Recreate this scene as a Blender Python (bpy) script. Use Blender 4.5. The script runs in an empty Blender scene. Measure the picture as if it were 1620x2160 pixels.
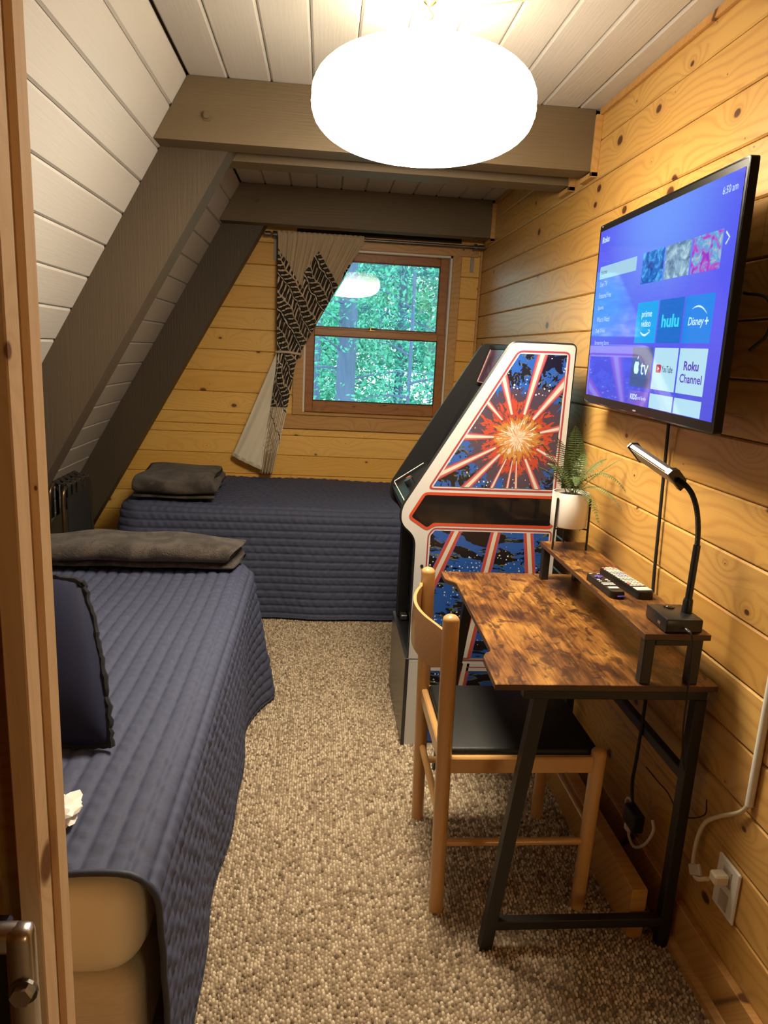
import bpy, bmesh, math, random
import numpy as np
from mathutils import Matrix, Vector, Euler

random.seed(7); RNG = np.random.default_rng(7)
PI = math.pi
scene = bpy.context.scene
COL = scene.collection

# ------------------------------------------------------------------ camera
H = 1.5
cam_d = bpy.data.cameras.new('camera'); cam = bpy.data.objects.new('camera', cam_d); COL.objects.link(cam)
yaw, pit, rol = [math.radians(a) for a in (5.3545, -12.5294, 2.9785)]
Fv = np.array([math.sin(yaw)*math.cos(pit), math.cos(yaw)*math.cos(pit), math.sin(pit)])
r0 = np.array([math.cos(yaw), -math.sin(yaw), 0.0]); u0 = np.cross(r0, Fv)
Rv = math.cos(rol)*r0 + math.sin(rol)*u0; Uv = -math.sin(rol)*r0 + math.cos(rol)*u0
m = Matrix.Identity(4)
for i in range(3):
    m[i][0], m[i][1], m[i][2] = Rv[i], Uv[i], -Fv[i]
m[2][3] = H
cam.matrix_world = m
cam_d.sensor_fit = 'VERTICAL'; cam_d.sensor_height = 36.0
cam_d.lens = 36.0*1514.67/2160.0
cam_d.clip_start = 0.02; cam_d.clip_end = 200
scene.camera = cam

# ------------------------------------------------------------------ view, world
scene.view_settings.view_transform = 'Standard'
scene.view_settings.look = 'None'
scene.view_settings.gamma = 1.0
scene.view_settings.exposure = 0.5
scene.view_settings.use_curve_mapping = False
world = bpy.data.worlds.new('World'); scene.world = world
world.use_nodes = True
wb = world.node_tree.nodes['Background']
wb.inputs[0].default_value = (0.72, 0.92, 1.0, 1); wb.inputs[1].default_value = 1.9
scene.cycles.max_bounces = 6; scene.cycles.diffuse_bounces = 4; scene.cycles.adaptive_threshold = .07; scene.cycles.use_light_tree = False; scene.cycles.glossy_bounces = 3; scene.cycles.transmission_bounces = 4; scene.cycles.transparent_max_bounces = 8
LANTERN_L = 54.0

# ------------------------------------------------------------------ node helper
class NT:
    def __init__(s, mat):
        s.t = mat.node_tree; s.n = s.t.nodes; s.l = s.t.links
    def new(s, typ, **kw):
        nd = s.n.new(typ)
        for k, v in kw.items(): setattr(nd, k, v)
        return nd
    def put(s, sock, v):
        if v is None: return
        if isinstance(v, bpy.types.NodeSocket): s.l.new(v, sock)
        elif isinstance(v, (tuple, list)):
            sock.default_value = tuple(v) if len(v) == len(sock.default_value) else (*v, 1.0)
        else: sock.default_value = v
    def math(s, op, a, b=None, c=None, clamp=False):
        nd = s.new('ShaderNodeMath', operation=op, use_clamp=clamp)
        for i, v in enumerate((a, b, c)): s.put(nd.inputs[i], v)
        return nd.outputs[0]
    def vmath(s, op, a, b=None):
        nd = s.new('ShaderNodeVectorMath', operation=op)
        s.put(nd.inputs[0], a); s.put(nd.inputs[1], b)
        return nd.outputs['Value'] if op in ('LENGTH', 'DISTANCE', 'DOT_PRODUCT') else nd.outputs[0]
    def sep(s, v):
        nd = s.new('ShaderNodeSeparateXYZ'); s.put(nd.inputs[0], v); return nd.outputs
    def comb(s, x, y, z=0.0):
        nd = s.new('ShaderNodeCombineXYZ')
        for i, v in enumerate((x, y, z)): s.put(nd.inputs[i], v)
        return nd.outputs[0]
    def noise(s, vec, scale=5, detail=2, rough=.5, dist=0.0):
        nd = s.new('ShaderNodeTexNoise'); s.put(nd.inputs['Vector'], vec)
        nd.inputs['Scale'].default_value = scale; nd.inputs['Detail'].default_value = detail
        nd.inputs['Roughness'].default_value = rough; nd.inputs['Distortion'].default_value = dist
        return nd.outputs['Fac']
    def voro(s, vec, scale=5, rnd=1.0, dim='3D', feature='F1'):
        nd = s.new('ShaderNodeTexVoronoi', voronoi_dimensions=dim, feature=feature)
        s.put(nd.inputs['Vector'], vec); nd.inputs['Scale'].default_value = scale
        if 'Randomness' in nd.inputs: nd.inputs['Randomness'].default_value = rnd
        return nd.outputs
    def ramp(s, fac, stops, interp='LINEAR'):
        nd = s.new('ShaderNodeValToRGB'); s.put(nd.inputs[0], fac)
        cr = nd.color_ramp; cr.interpolation = interp
        while len(cr.elements) < len(stops): cr.elements.new(.5)
        for e, (p, c) in zip(cr.elements, stops):
            e.position = p; e.color = (*c, 1.0) if len(c) == 3 else c
        return nd.outputs[0]
    def mix(s, fac, a, b, blend='MIX'):
        nd = s.new('ShaderNodeMix', data_type='RGBA', blend_type=blend)
        s.put(nd.inputs[0], fac); s.put(nd.inputs[6], a); s.put(nd.inputs[7], b)
        return nd.outputs[2]
    def sstep(s, v, a, b):
        nd = s.new('ShaderNodeMapRange', interpolation_type='SMOOTHSTEP')
        s.put(nd.inputs[0], v); nd.inputs[1].default_value = a; nd.inputs[2].default_value = b
        return nd.outputs[0]
    def obj(s): return s.new('ShaderNodeTexCoord').outputs['Object']
    def uv(s): return s.new('ShaderNodeTexCoord').outputs['UV']
    def rnd(s): return s.new('ShaderNodeObjectInfo').outputs['Random']
    def bump(s, h, strength=.3, dist=.01):
        nd = s.new('ShaderNodeBump'); s.put(nd.inputs['Height'], h)
        nd.inputs['Strength'].default_value = strength; nd.inputs['Distance'].default_value = dist
        return nd.outputs[0]

MATS = {}
def mat(name, color=(.8, .8, .8), rough=.5, metal=0.0, spec=.5, emit=None, es=1.0, coat=0, sheen=0, build=None, alpha=None):
    if name in MATS: return MATS[name]
    mt = bpy.data.materials.new(name); mt.use_nodes = True
    n = NT(mt); b = n.n['Principled BSDF']
    b.inputs['Base Color'].default_value = (*color, 1); b.inputs['Roughness'].default_value = rough
    b.inputs['Metallic'].default_value = metal; b.inputs['Specular IOR Level'].default_value = spec
    if coat: b.inputs['Coat Weight'].default_value = coat; b.inputs['Coat Roughness'].default_value = .12
    if sheen:
        b.inputs['Sheen Weight'].default_value = sheen; b.inputs['Sheen Roughness'].default_value = .4
    if emit is not None:
        b.inputs['Emission Color'].default_value = (*emit, 1); b.inputs['Emission Strength'].default_value = es
    if build: build(n, b)
    MATS[name] = mt
    return mt

def pine(light, mid, dark, knot, rough=.38, ring=46.0, axis='x', grainy=1.0, blotch=None, freq=8.4):
    """knotty pine: grain runs along local axis, knots scattered; colour only."""
    def f(n, b):
        r = n.rnd(); x, y, z = n.sep(n.obj())
        if axis == 'y': x, y, z = y, x, z
        if axis == 'z': x, y, z = z, x, y
        yz = n.math('ADD', y, n.math('MULTIPLY', z, .8))
        ox = n.math('MULTIPLY_ADD', r, 37.0, x); oy = n.math('MULTIPLY_ADD', r, 13.0, yz)
        # knots
        kv = n.comb(n.math('MULTIPLY', ox, 3.2), n.math('MULTIPLY', oy, 7.5), 0)
        vo = n.voro(kv, 1.0, 1.0, '2D')
        dv = n.vmath('SUBTRACT', kv, vo['Position'])
        dx, dy, _ = n.sep(dv)
        d = n.vmath('LENGTH', n.comb(n.math('DIVIDE', dx, 3.2*1.5), n.math('DIVIDE', dy, 7.5), 0))
        cr, cg, cb = n.sep(vo['Color'])
        rad = n.math('MULTIPLY_ADD', n.math('POWER', cr, 3.0), .017, .0)
        kn = n.sstep(n.math('DIVIDE', d, n.math('MAXIMUM', rad, .002)), 1.15, .65)
        has = n.math('GREATER_THAN', cg, .25)
        kn = n.math('MULTIPLY', kn, has)
        warp = n.math('MULTIPLY', n.math('EXPONENT', n.math('MULTIPLY', d, -34.0)), n.math('MULTIPLY', cr, 1.5))
        # rings
        lo = n.noise(n.comb(n.math('MULTIPLY', ox, .9), n.math('MULTIPLY', oy, 4.0), r), 1.0, 2, .5)
        fld = n.math('ADD', n.math('MULTIPLY', oy, ring*.55), n.math('MULTIPLY', lo, 7.0))
        fld = n.math('ADD', fld, n.math('MULTIPLY', warp, 3.2))
        sn = n.math('SINE', n.math('MULTIPLY', fld, freq))
        sn = n.math('POWER', n.math('MULTIPLY_ADD', sn, .5, .5), 2.6)
        fine = n.noise(n.comb(n.math('MULTIPLY', ox, 6.0), n.math('MULTIPLY', oy, 260.0), 0), 1.0, 2, .6)
        g = n.math('MULTIPLY_ADD', n.math('SUBTRACT', fine, .5), .5*grainy, n.math('MULTIPLY', sn, .55*grainy), clamp=True)
        tone = n.noise(n.comb(n.math('MULTIPLY', ox, 1.3), n.math('MULTIPLY', oy, 5.0), 0), 1.0, 2, .5)
        base = n.mix(n.math('MULTIPLY_ADD', n.math('SUBTRACT', tone, .5), 1.2, r, clamp=True), light, mid)
        c = n.mix(n.math('MULTIPLY', g, .72), base, dark)
        halo = n.math('MULTIPLY', n.sstep(n.math('DIVIDE', d, n.math('MAXIMUM', rad, .002)), 3.0, .8), n.math('MULTIPLY', has, .35))
        c = n.mix(halo, c, dark)
        c = n.mix(kn, c, knot)
        if blotch:
            bl = n.noise(n.comb(n.math('MULTIPLY', ox, 14), n.math('MULTIPLY', oy, 60), 0), 1.0, 4, .65)
            c = n.mix(n.sstep(bl, .60, .68), c, blotch)
        n.put(b.inputs['Base Color'], c)
        n.put(b.inputs['Normal'], n.bump(n.math('SUBTRACT', fine, n.math('MULTIPLY', sn, .4)), .12, .002))
    return f

def paint(c1, c2, bump=.25, axis='x', scale=1.0):
    def f(n, b):
        r = n.rnd(); x, y, z = n.sep(n.obj())
        if axis == 'z': x, y, z = z, y, x
        ox = n.math('MULTIPLY_ADD', r, 31.0, x)
        oy = n.math('ADD', n.math('MULTIPLY_ADD', r, 11.0, y), z)
        g = n.noise(n.comb(n.math('MULTIPLY', ox, 5*scale), n.math('MULTIPLY', oy, 120*scale), 0), 1, 3, .6, .4)
        t = n.noise(n.comb(n.math('MULTIPLY', ox, 2), n.math('MULTIPLY', oy, 7), r), 1, 3, .5)
        n.put(b.inputs['Base Color'], n.mix(t, c1, c2))
        n.put(b.inputs['Normal'], n.bump(g, bump, .003))
    return f

# -- materials
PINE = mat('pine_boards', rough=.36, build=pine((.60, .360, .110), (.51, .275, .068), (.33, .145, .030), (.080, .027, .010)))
PINE_FAR_LIT = mat('pine_far_boards_lit', rough=.42, build=pine((.86, .53, .135), (.77, .425, .085), (.58, .265, .045), (.16, .05, .015), grainy=.6))  # wall pine with colour lightened to offset the lantern's falloff at this end
PINE_TRIM = mat('pine_trim', rough=.4, build=pine((.56, .32, .11), (.50, .26, .075), (.36, .16, .04), (.10, .035, .01)))
PINE_JAMB = mat('pine_jamb', rough=.75, spec=.08, build=pine((.64, .46, .28), (.58, .40, .23), (.47, .30, .155), (.16, .07, .03), axis='z', grainy=.6))
SASH = mat('sash_wood', rough=.4, build=pine((.42, .185, .045), (.34, .13, .03), (.22, .075, .018), (.07, .02, .01)))
SASH_WORN = mat('worn_sash_wood', rough=.55, build=pine((.36, .15, .04), (.30, .11, .028), (.17, .06, .016), (.05, .015, .01), blotch=(.03, .014, .008)))
BEECH = mat('beech', rough=.3, coat=.4, build=pine((.58, .33, .12), (.53, .285, .095), (.47, .235, .07), (.44, .22, .065), axis='z', grainy=.35))
WHITE_BD = mat('white_painted_boards', rough=.42, build=paint((.56, .54, .51), (.50, .48, .455), .22))
DARK_GAP = mat('board_gap', (.05, .035, .025), .9)
BROWN = mat('brown_painted_beam', rough=.55, build=paint((.150, .108, .058), (.118, .083, .044), .45))
BLACKM = mat('black_steel', (.012, .011, .010), .45)
BLACKP = mat('black_plastic', (.012, .012, .013), .32)
BLACKG = mat('black_gloss', (.008, .008, .009), .08, spec=.6)
BLACKR = mat('black_rubber', (.01, .01, .01), .6)
VINYL = mat('black_vinyl', (.012, .0125, .012), .5, spec=.3, build=lambda n, b: n.put(b.inputs['Normal'], n.bump(n.noise(n.obj(), 420, 2), .25, .002)))
CHROME = mat('brushed_steel', (.62, .60, .57), .28, 1.0)
DSTEEL = mat('grey_rod_metal', (.20, .19, .18), .35, .85)
BRASS = mat('brass', (.72, .48, .16), .25, 1.0)
BRONZE = mat('bronze_tube', (.11, .075, .045), .3, .8)
WHITEP = mat('white_plastic', (.74, .72, .66), .35)
IVORY = mat('ivory_cord', (.66, .58, .42), .45)
CLEARP = mat('clear_plastic_wrap', (.55, .50, .44), .12, spec=.9)
CERAM = mat('white_ceramic', (.80, .78, .74), .45)
SOIL = mat('dark_soil', (.02, .015, .01), .95)
MATTR = mat('cream_mattress_cover', (.80, .73, .58), .42)
BOXSPR = mat('box_spring_cover', (.42, .32, .20), .6, build=lambda n, b: (
    n.put(b.inputs['Base Color'], n.mix(n.noise(n.vmath('MULTIPLY', n.obj(), (40, 40, 260)), 1, 2), (.70, .62, .48), (.56, .47, .34)))))
PAPER = mat('white_tissue', (.80, .78, .74), .8)

def velvet(n, b):
    o = n.obj()
    t = n.noise(o, 11, 4, .6, .8); fz = n.noise(o, 150, 3, .7)
    c = n.mix(n.sstep(t, .38, .62), (.040, .030, .025), (.120, .093, .080))
    n.put(b.inputs['Base Color'], n.mix(n.math('MULTIPLY', fz, .6), c, (.022, .017, .012)))
    n.put(b.inputs['Normal'], n.bump(fz, .9, .008))
VELVET = mat('grey_plush', rough=.85, sheen=.12, build=velvet)

def quiltmat(n, b):
    o = n.obj()
    w = n.noise(o, 600, 2); t = n.noise(o, 5, 2); p = n.noise(n.vmath('MULTIPLY', o, (60, 120, 60)), 1, 2)
    c = n.mix(t, (.056, .064, .114), (.067, .076, .134))
    n.put(b.inputs['Base Color'], n.mix(n.math('MULTIPLY', w, .35), c, (.04, .045, .075)))
    n.put(b.inputs['Normal'], n.bump(n.math('MULTIPLY_ADD', p, .8, n.math('MULTIPLY', w, .2)), .28, .004))
QUILT = mat('navy_quilt', rough=.7, spec=.3, build=quiltmat)
QBIND = mat('navy_binding', (.03, .038, .07), .6)
NAVYP = mat('navy_cushion', (.010, .013, .040), .75, spec=.25)
FUZZ = mat('black_fuzzy_trim', (.006, .007, .012), .95)

def carpetm(n, b):
    at = n.new('ShaderNodeAttribute'); at.attribute_name = 'tone'
    v = at.outputs['Fac']
    n.put(b.inputs['Base Color'], n.ramp(v, [(0, (.13, .088, .052)), (.3, (.33, .245, .160)), (.65, (.54, .43, .30)), (1, (.72, .62, .47))]))
CARPET = mat('berber_loops', rough=.9, build=carpetm)
CARPETB = mat('carpet_backing', rough=.95, build=lambda n, b: n.put(b.inputs['Base Color'], n.mix(n.noise(n.obj(), 90, 2), (.17, .12, .075), (.30, .22, .14))))

def rustic(n, b):
    x, y, z = n.sep(n.obj())
    g = n.noise(n.comb(n.math('MULTIPLY', x, 150), n.math('MULTIPLY', y, 9), z), 1, 3, .6, .3)
    big = n.noise(n.comb(n.math('MULTIPLY', x, 9), n.math('MULTIPLY', y, 5), 3.0), 1, 4, .62, .5)
    bl = n.noise(n.comb(n.math('MULTIPLY', x, 26), n.math('MULTIPLY', y, 15), 9.0), 1, 4, .6, .8)
    lt = n.noise(n.comb(n.math('MULTIPLY', x, 6), n.math('MULTIPLY', y, 3.5), 20.0), 1, 2, .5)
    c = n.ramp(n.math('MULTIPLY_ADD', g, .35, n.math('MULTIPLY', big, .75)), [(.37, (.026, .010, .005)), (.48, (.090, .034, .011)), (.58, (.215, .090, .021)), (.70, (.41, .205, .045))])
    c = n.mix(n.math('MULTIPLY', n.sstep(bl, .52, .60), n.math('MULTIPLY_ADD', lt, .9, .25, clamp=True)), c, (.030, .012, .007))
    n.put(b.inputs['Base Color'], c)
    n.put(b.inputs['Roughness'], n.math('MULTIPLY_ADD', g, .2, .24))
    n.put(b.inputs['Normal'], n.bump(g, .12, .002))
RUSTIC = mat('rustic_laminate', rough=.32, build=rustic)
DESKEDGE = mat('laminate_edge', rough=.5, build=lambda n, b: n.put(b.inputs['Base Color'], n.mix(n.noise(n.vmath('MULTIPLY', n.obj(), (6, 6, 200)), 1, 2), (.10, .045, .018), (.045, .02, .009))))

# ------------------------------------------------------------------ mesh helpers
ORG = {}
def tag(o, label=None, cat=None, group=None, kind=None):
    if label: o['label'] = label
    if cat: o['category'] = cat
    if group: o['group'] = group
    if kind: o['kind'] = kind
    return o
def thing(name, loc, label=None, cat=None, group=None, kind=None):
    o = bpy.data.objects.new(name, None); COL.objects.link(o)
    o.location = loc; o.empty_display_size = .05
    ORG[o] = np.array(loc, float)
    return tag(o, label, cat, group, kind)

class B:
    def __init__(s): s.v = []; s.f = []; s.m = []; s.n = 0
    def add(s, vs, fs, mi=0):
        vs = np.asarray(vs, float).reshape(-1, 3)
        s.v.append(vs); s.f += [tuple(int(i)+s.n for i in f) for f in fs]; s.m += [mi]*len(fs); s.n += len(vs)
        return s
    def box(s, a, b, bev=0.0, mi=0, seg=1):
        lo, hi = np.minimum(a, b), np.maximum(a, b); c = (lo+hi)/2; h = (hi-lo)/2
        return s.obb(c, np.eye(3), h, bev, mi, seg)
    def obb(s, c, ax, h, bev=0.0, mi=0, seg=1):
        ax = np.array(ax, float)
        if bev <= 0:
            P = [(x, y, z) for x in (-1, 1) for y in (-1, 1) for z in (-1, 1)]
            vs = [np.array(c)+p[0]*h[0]*ax[0]+p[1]*h[1]*ax[1]+p[2]*h[2]*ax[2] for p in P]
            fs = [(0, 1, 3, 2), (4, 6, 7, 5), (0, 4, 5, 1), (2, 3, 7, 6), (0, 2, 6, 4), (1, 5, 7, 3)]
            return s.add(vs, fs, mi)
        bm = bmesh.new(); bmesh.ops.create_cube(bm, size=2.0)
        for v in bm.verts: v.co = Vector([v.co[i]*h[i] for i in range(3)])
        bmesh.ops.bevel(bm, geom=list(bm.edges), offset=min(bev, min(h)*.95), segments=seg, affect='EDGES', profile=.5)
        bm.verts.index_update()
        vs = [np.array(c)+v.co[0]*ax[0]+v.co[1]*ax[1]+v.co[2]*ax[2] for v in bm.verts]
        fs = [[v.index for v in f.verts] for f in bm.faces]; bm.free()
        return s.add(vs, fs, mi)
    def bar(s, p0, p1, w, d, up=(0, 0, 1), bev=.002, mi=0):
        p0, p1 = np.array(p0, float), np.array(p1, float); x = p1-p0; L = np.linalg.norm(x); x /= L
        up = np.array(up, float); y = np.cross(up, x); y /= np.linalg.norm(y); z = np.cross(x, y)
        return s.obb((p0+p1)/2, [x, y, z], (L/2, w/2, d/2), bev, mi)
    def tube(s, pts, r, seg=8, mi=0, caps=True, closed=False):
        P = [np.array(p, float) for p in pts]; n = len(P)
        rs = r if hasattr(r, '__len__') else [r]*n
        up = None; rings = []
        for i in range(n):
            if closed: t = P[(i+1) % n]-P[i-1]
            else: t = P[min(i+1, n-1)]-P[max(i-1, 0)]
            t = t/max(np.linalg.norm(t), 1e-9)
            if up is None:
                up = np.array([0, 0, 1.0]) if abs(t[2]) < .9 else np.array([1.0, 0, 0])
            a = np.cross(t, up); a /= max(np.linalg.norm(a), 1e-9); up = np.cross(a, t)
            rings.append([P[i]+rs[i]*(math.cos(2*PI*k/seg)*a+math.sin(2*PI*k/seg)*up) for k in range(seg)])
        vs = [v for rg in rings for v in rg]; fs = []
        for i in range(n if closed else n-1):
            j = (i+1) % n
            for k in range(seg):
                k2 = (k+1) % seg; fs.append((i*seg+k, i*seg+k2, j*seg+k2, j*seg+k))
        if caps and not closed:
            fs.append(tuple(range(seg))[::-1]); fs.append(tuple(range((n-1)*seg, n*seg)))
        return s.add(vs, fs, mi)
    def lathe(s, prof, c=(0, 0, 0), seg=24, mi=0, cap=True):
        vs = []; fs = []
        for r, z in prof:
            for k in range(seg): vs.append((c[0]+r*math.cos(2*PI*k/seg), c[1]+r*math.sin(2*PI*k/seg), c[2]+z))
        for i in range(len(prof)-1):
            for k in range(seg):
                k2 = (k+1) % seg; fs.append((i*seg+k, i*seg+k2, (i+1)*seg+k2, (i+1)*seg+k))
        if cap:
            fs.append(tuple(range(seg))[::-1]); fs.append(tuple(range((len(prof)-1)*seg, len(prof)*seg)))
        return s.add(vs, fs, mi)
    def prism(s, poly, a, b, fn, mi=0):
        """poly: 2-D points; fn(u, v, w) -> 3-D; extruded w from a to b"""
        n = len(poly); vs = [fn(u, v, a) for u, v in poly]+[fn(u, v, b) for u, v in poly]
        fs = [tuple(range(n))[::-1], tuple(range(n, 2*n))]+[(i, (i+1) % n, n+(i+1) % n, n+i) for i in range(n)]
        return s.add(vs, fs, mi)
    def grid(s, P, mi=0):
        P = np.asarray(P, float); a, b = P.shape[:2]; idx = np.arange(a*b).reshape(a, b)
        fs = np.stack([idx[:-1, :-1], idx[:-1, 1:], idx[1:, 1:], idx[1:, :-1]], -1).reshape(-1, 4)
        return s.add(P.reshape(-1, 3), fs, mi)

def mk(name, b, mats, parent=None, smooth=False, org=None, fixn=True, uv=None, angle=40):
    v = np.concatenate(b.v); me = bpy.data.meshes.new(name)
    if parent is not None: o0 = ORG[parent]
    elif org is not None: o0 = np.array(org, float)
    else:
        lo, hi = v.min(0), v.max(0); o0 = np.array([(lo[0]+hi[0])/2, (lo[1]+hi[1])/2, lo[2]])
    me.from_pydata((v-o0).tolist(), [], b.f)
    for mt in (mats if isinstance(mats, (list, tuple)) else [mats]): me.materials.append(mt)
    if any(b.m): me.polygons.foreach_set('material_index', b.m)
    if fixn:
        bm = bmesh.new(); bm.from_mesh(me); bmesh.ops.recalc_face_normals(bm, faces=bm.faces); bm.to_mesh(me); bm.free()
    if uv is not None:
        l = me.uv_layers.new(name='UVMap'); li = np.empty(len(me.loops), int); me.loops.foreach_get('vertex_index', li)
        l.data.foreach_set('uv', np.asarray(uv, float)[li].ravel())
    if smooth:
        me.shade_smooth()
        try: me.set_sharp_from_angle(angle=math.radians(angle))
        except Exception: pass
    o = bpy.data.objects.new(name, me); COL.objects.link(o)
    if parent is not None: o.parent = parent
    else: o.location = o0
    ORG[o] = o0
    return o

def hump(t): return math.sin(PI*t)
def bez(p0, p1, p2, n):
    p0, p1, p2 = map(np.array, (p0, p1, p2)); return [(1-t)**2*p0+2*t*(1-t)*p1+t*t*p2 for t in np.linspace(0, 1, n)]
def spline(pts, n=8):
    """Catmull-Rom through pts"""
    P = [np.array(p, float) for p in pts]; P = [2*P[0]-P[1]]+P+[2*P[-1]-P[-2]]; out = []
    for i in range(1, len(P)-2):
        for t in np.linspace(0, 1, n, endpoint=False):
            a, b, c, d = P[i-1:i+3]
            out.append(.5*((2*b)+(-a+c)*t+(2*a-5*b+4*c-d)*t*t+(-a+3*b-3*c+d)*t**3))
    out.append(P[-2]); return out
def rpoly(pts, r, seg=4):
    """round the corners of a 2-D polygon; r number or list"""
    out = []; n = len(pts)
    for i in range(n):
        p = np.array(pts[i], float); a = np.array(pts[i-1], float)-p; c = np.array(pts[(i+1) % n], float)-p
        rr = r[i] if hasattr(r, '__len__') else r
        if rr <= 0: out.append(tuple(p)); continue
        la, lc = np.linalg.norm(a), np.linalg.norm(c); rr = min(rr, la*.49, lc*.49)
        for q in bez(p+a/la*rr, p, p+c/lc*rr, seg+1): out.append(tuple(q))
    return out

# ================================================================== SETTING
XW = .99; YF = 4.75; ZC = 2.405; YN = .75
RS = .57                                   # roof run per metre of height
def roofx(z): return -.50-RS*(2.405-z)
SD = np.array([-RS, 0, -1.0]); SD /= np.linalg.norm(SD)    # down the slope
SN = np.array([-SD[2], 0, SD[0]])                           # into the room

_board = {}
def board_mesh(L, W, mt, ch=.0045, T=.016, gap=.0010):
    k = (round(L, 3), round(W, 4), mt.name, ch)
    if k in _board: return _board[k]
    g = gap; prof = [(g, -T), (g, -ch), (g+ch, 0), (W-g-ch, 0), (W-g, -ch), (W-g, -T)]
    b = B(); b.prism(prof, .0006, L-.0006, lambda u, v, w: (w, u, v))
    me = bpy.data.meshes.new('board'); me.from_pydata(np.concatenate(b.v).tolist(), [], b.f); me.materials.append(mt)
    bm = bmesh.new(); bm.from_mesh(me); bmesh.ops.recalc_face_normals(bm, faces=bm.faces); bm.to_mesh(me); bm.free()
    _board[k] = me; return me
def put_board(parent, L, W, mt, o, X, Y, Z, ch=.0045, name='board'):
    ob = bpy.data.objects.new(name, board_mesh(L, W, mt, ch)); COL.objects.link(ob); ob.parent = parent
    mm = Matrix.Identity(4)
    for i in range(3): mm[i][0], mm[i][1], mm[i][2], mm[i][3] = X[i], Y[i], Z[i], o[i]
    mm.translation -= Vector(ORG[parent]); ob.matrix_basis = mm
    return ob

# floor
b = B(); b.box((-2.0, -2.3, -.06), (2.4, 4.85, 0))
floor = mk('floor', b, CARPETB, org=(0, 0, 0)); tag(floor, 'brown and beige looped carpet floor between the beds and the desk', None, None, 'structure')

# carpet loops (pile): real nubs where the floor shows
def carpet():
    px, py = .0088, .0118
    xs = np.arange(-.42, .97, px); ys = np.arange(.86, 3.9, py)
    X, Y = np.meshgrid(xs, ys, indexing='ij')
    Y = Y+(np.arange(len(xs)) % 2)[:, None]*py*.5
    X = X+RNG.normal(0, .0012, X.shape); Y = Y+RNG.normal(0, .0016, Y.shape)
    keep = ~((X < -.30) & (Y < 2.95)) | (X > -.30)
    X, Y = X[keep], Y[keep]; n = len(X)
    rx = .0047*RNG.uniform(.8, 1.15, n); ry = .0066*RNG.uniform(.8, 1.15, n); hz = .0068*RNG.uniform(.6, 1.25, n)
    S = 5; ang = np.arange(S)*2*PI/S
    base = np.stack([X[:, None]+rx[:, None]*np.cos(ang), Y[:, None]+ry[:, None]*np.sin(ang), np.full((n, S), -.001)], -1)
    mid = np.stack([X[:, None]+.72*rx[:, None]*np.cos(ang), Y[:, None]+.72*ry[:, None]*np.sin(ang), (hz*.72)[:, None]+np.zeros((n, S))], -1)
    top = np.stack([X, Y, hz], -1)[:, None, :]
    V = np.concatenate([base, mid, top], 1).reshape(-1, 3); st = 2*S+1
    off = (np.arange(n)*st)[:, None, None]
    k = np.arange(S); k2 = (k+1) % S
    quads = np.stack([k, k2, S+k2, S+k], -1)[None]+off; tris = np.stack([S+k, S+k2, np.full(S, 2*S)], -1)[None]+off
    quads = quads.reshape(-1, 4); tris = tris.reshape(-1, 3)
    nq, nt = len(quads), len(tris)
    me = bpy.data.meshes.new('carpet_pile'); me.vertices.add(len(V)); me.vertices.foreach_set('co', V.ravel())
    me.loops.add(nq*4+nt*3); me.loops.foreach_set('vertex_index', np.concatenate([quads.ravel(), tris.ravel()]).astype(np.int32))
    me.polygons.add(nq+nt)
    me.polygons.foreach_set('loop_start', np.concatenate([np.arange(nq)*4, nq*4+np.arange(nt)*3]).astype(np.int32))
    me.update(calc_edges=True); me.validate()
    tone = np.clip(RNG.beta(1.6, 1.6, n), 0, 1)
    a = me.attributes.new('tone', 'FLOAT', 'POINT'); a.data.foreach_set('value', np.repeat(tone, st).astype(np.float32))
    me.polygons.foreach_set('use_smooth', np.ones(nq+nt, bool)); me.materials.append(CARPET)
    o = bpy.data.objects.new('carpet_pile', me); COL.objects.link(o); o.parent = floor; o['kind'] = 'stuff'
carpet()

# right wall: knotty pine boards running away from the camera
b = B(); b.box((XW+.014, .93, 0), (XW+.12, YF+.1, 2.47))
wall_r = mk('wall_right', b, DARK_GAP, org=(0, 0, 0)); tag(wall_r, 'right wall of honey coloured knotty pine boards', None, None, 'structure')
PR = .1369; zr0 = 2.164-.0 - 15*PR
joints = {3: 1.72, 5: 3.05, 8: 1.93, 10: 1.40, 11: 2.72, 12: 1.66, 14: 3.4, 9: 3.3}
k = 0; z = zr0
while z < 2.40:
    top = min(z+PR, 2.402); z0 = max(z, .0)
    W = top-z0
    ys = [.93]+([joints[k]] if k in joints else [])+[YF]
    for a, c in zip(ys[:-1], ys[1:]):
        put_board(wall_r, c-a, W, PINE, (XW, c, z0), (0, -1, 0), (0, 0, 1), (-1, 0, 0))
    z += PR; k += 1
# ceiling trim strip along right wall, corner trim
b = B(); b.box((XW-.014, .93, ZC-.022), (XW, 2.80, ZC), .002); b.box((XW-.014, 3.19, ZC-.022), (XW, 4.45, ZC), .002)
tag(mk('trim_1', b, PINE_TRIM, org=(XW, 2, ZC)), 'thin pine strip where right wall meets the white ceiling', None, None, 'structure')
b = B(); b.box((XW-.016, YF-.016, .66), (XW, YF, 2.19), .003)
tag(mk('trim_2', b, PINE_TRIM, org=(XW, YF, .66)), 'upright pine strip in the far right corner', None, None, 'structure')
# baseboard right
b = B(); b.box((XW-.02, .93, 0), (XW, 2.5, .131), .002)
tag(mk('baseboard_right', b, PINE_TRIM, org=(XW, 1.5, 0)), 'pine baseboard at the foot of the right wall', None, None, 'structure')
b = B(); b.prism([(0, 0), (-.016, 0), (-.014, .02), (-.004, .032), (0, .034)], .93, 1.62, lambda u, v, w: (XW-.02+u, w, v))
tag(mk('trim_3', b, PINE_TRIM, org=(XW, 1.3, 0)), 'small rounded shoe moulding below the baseboard', None, None, 'structure')

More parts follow.
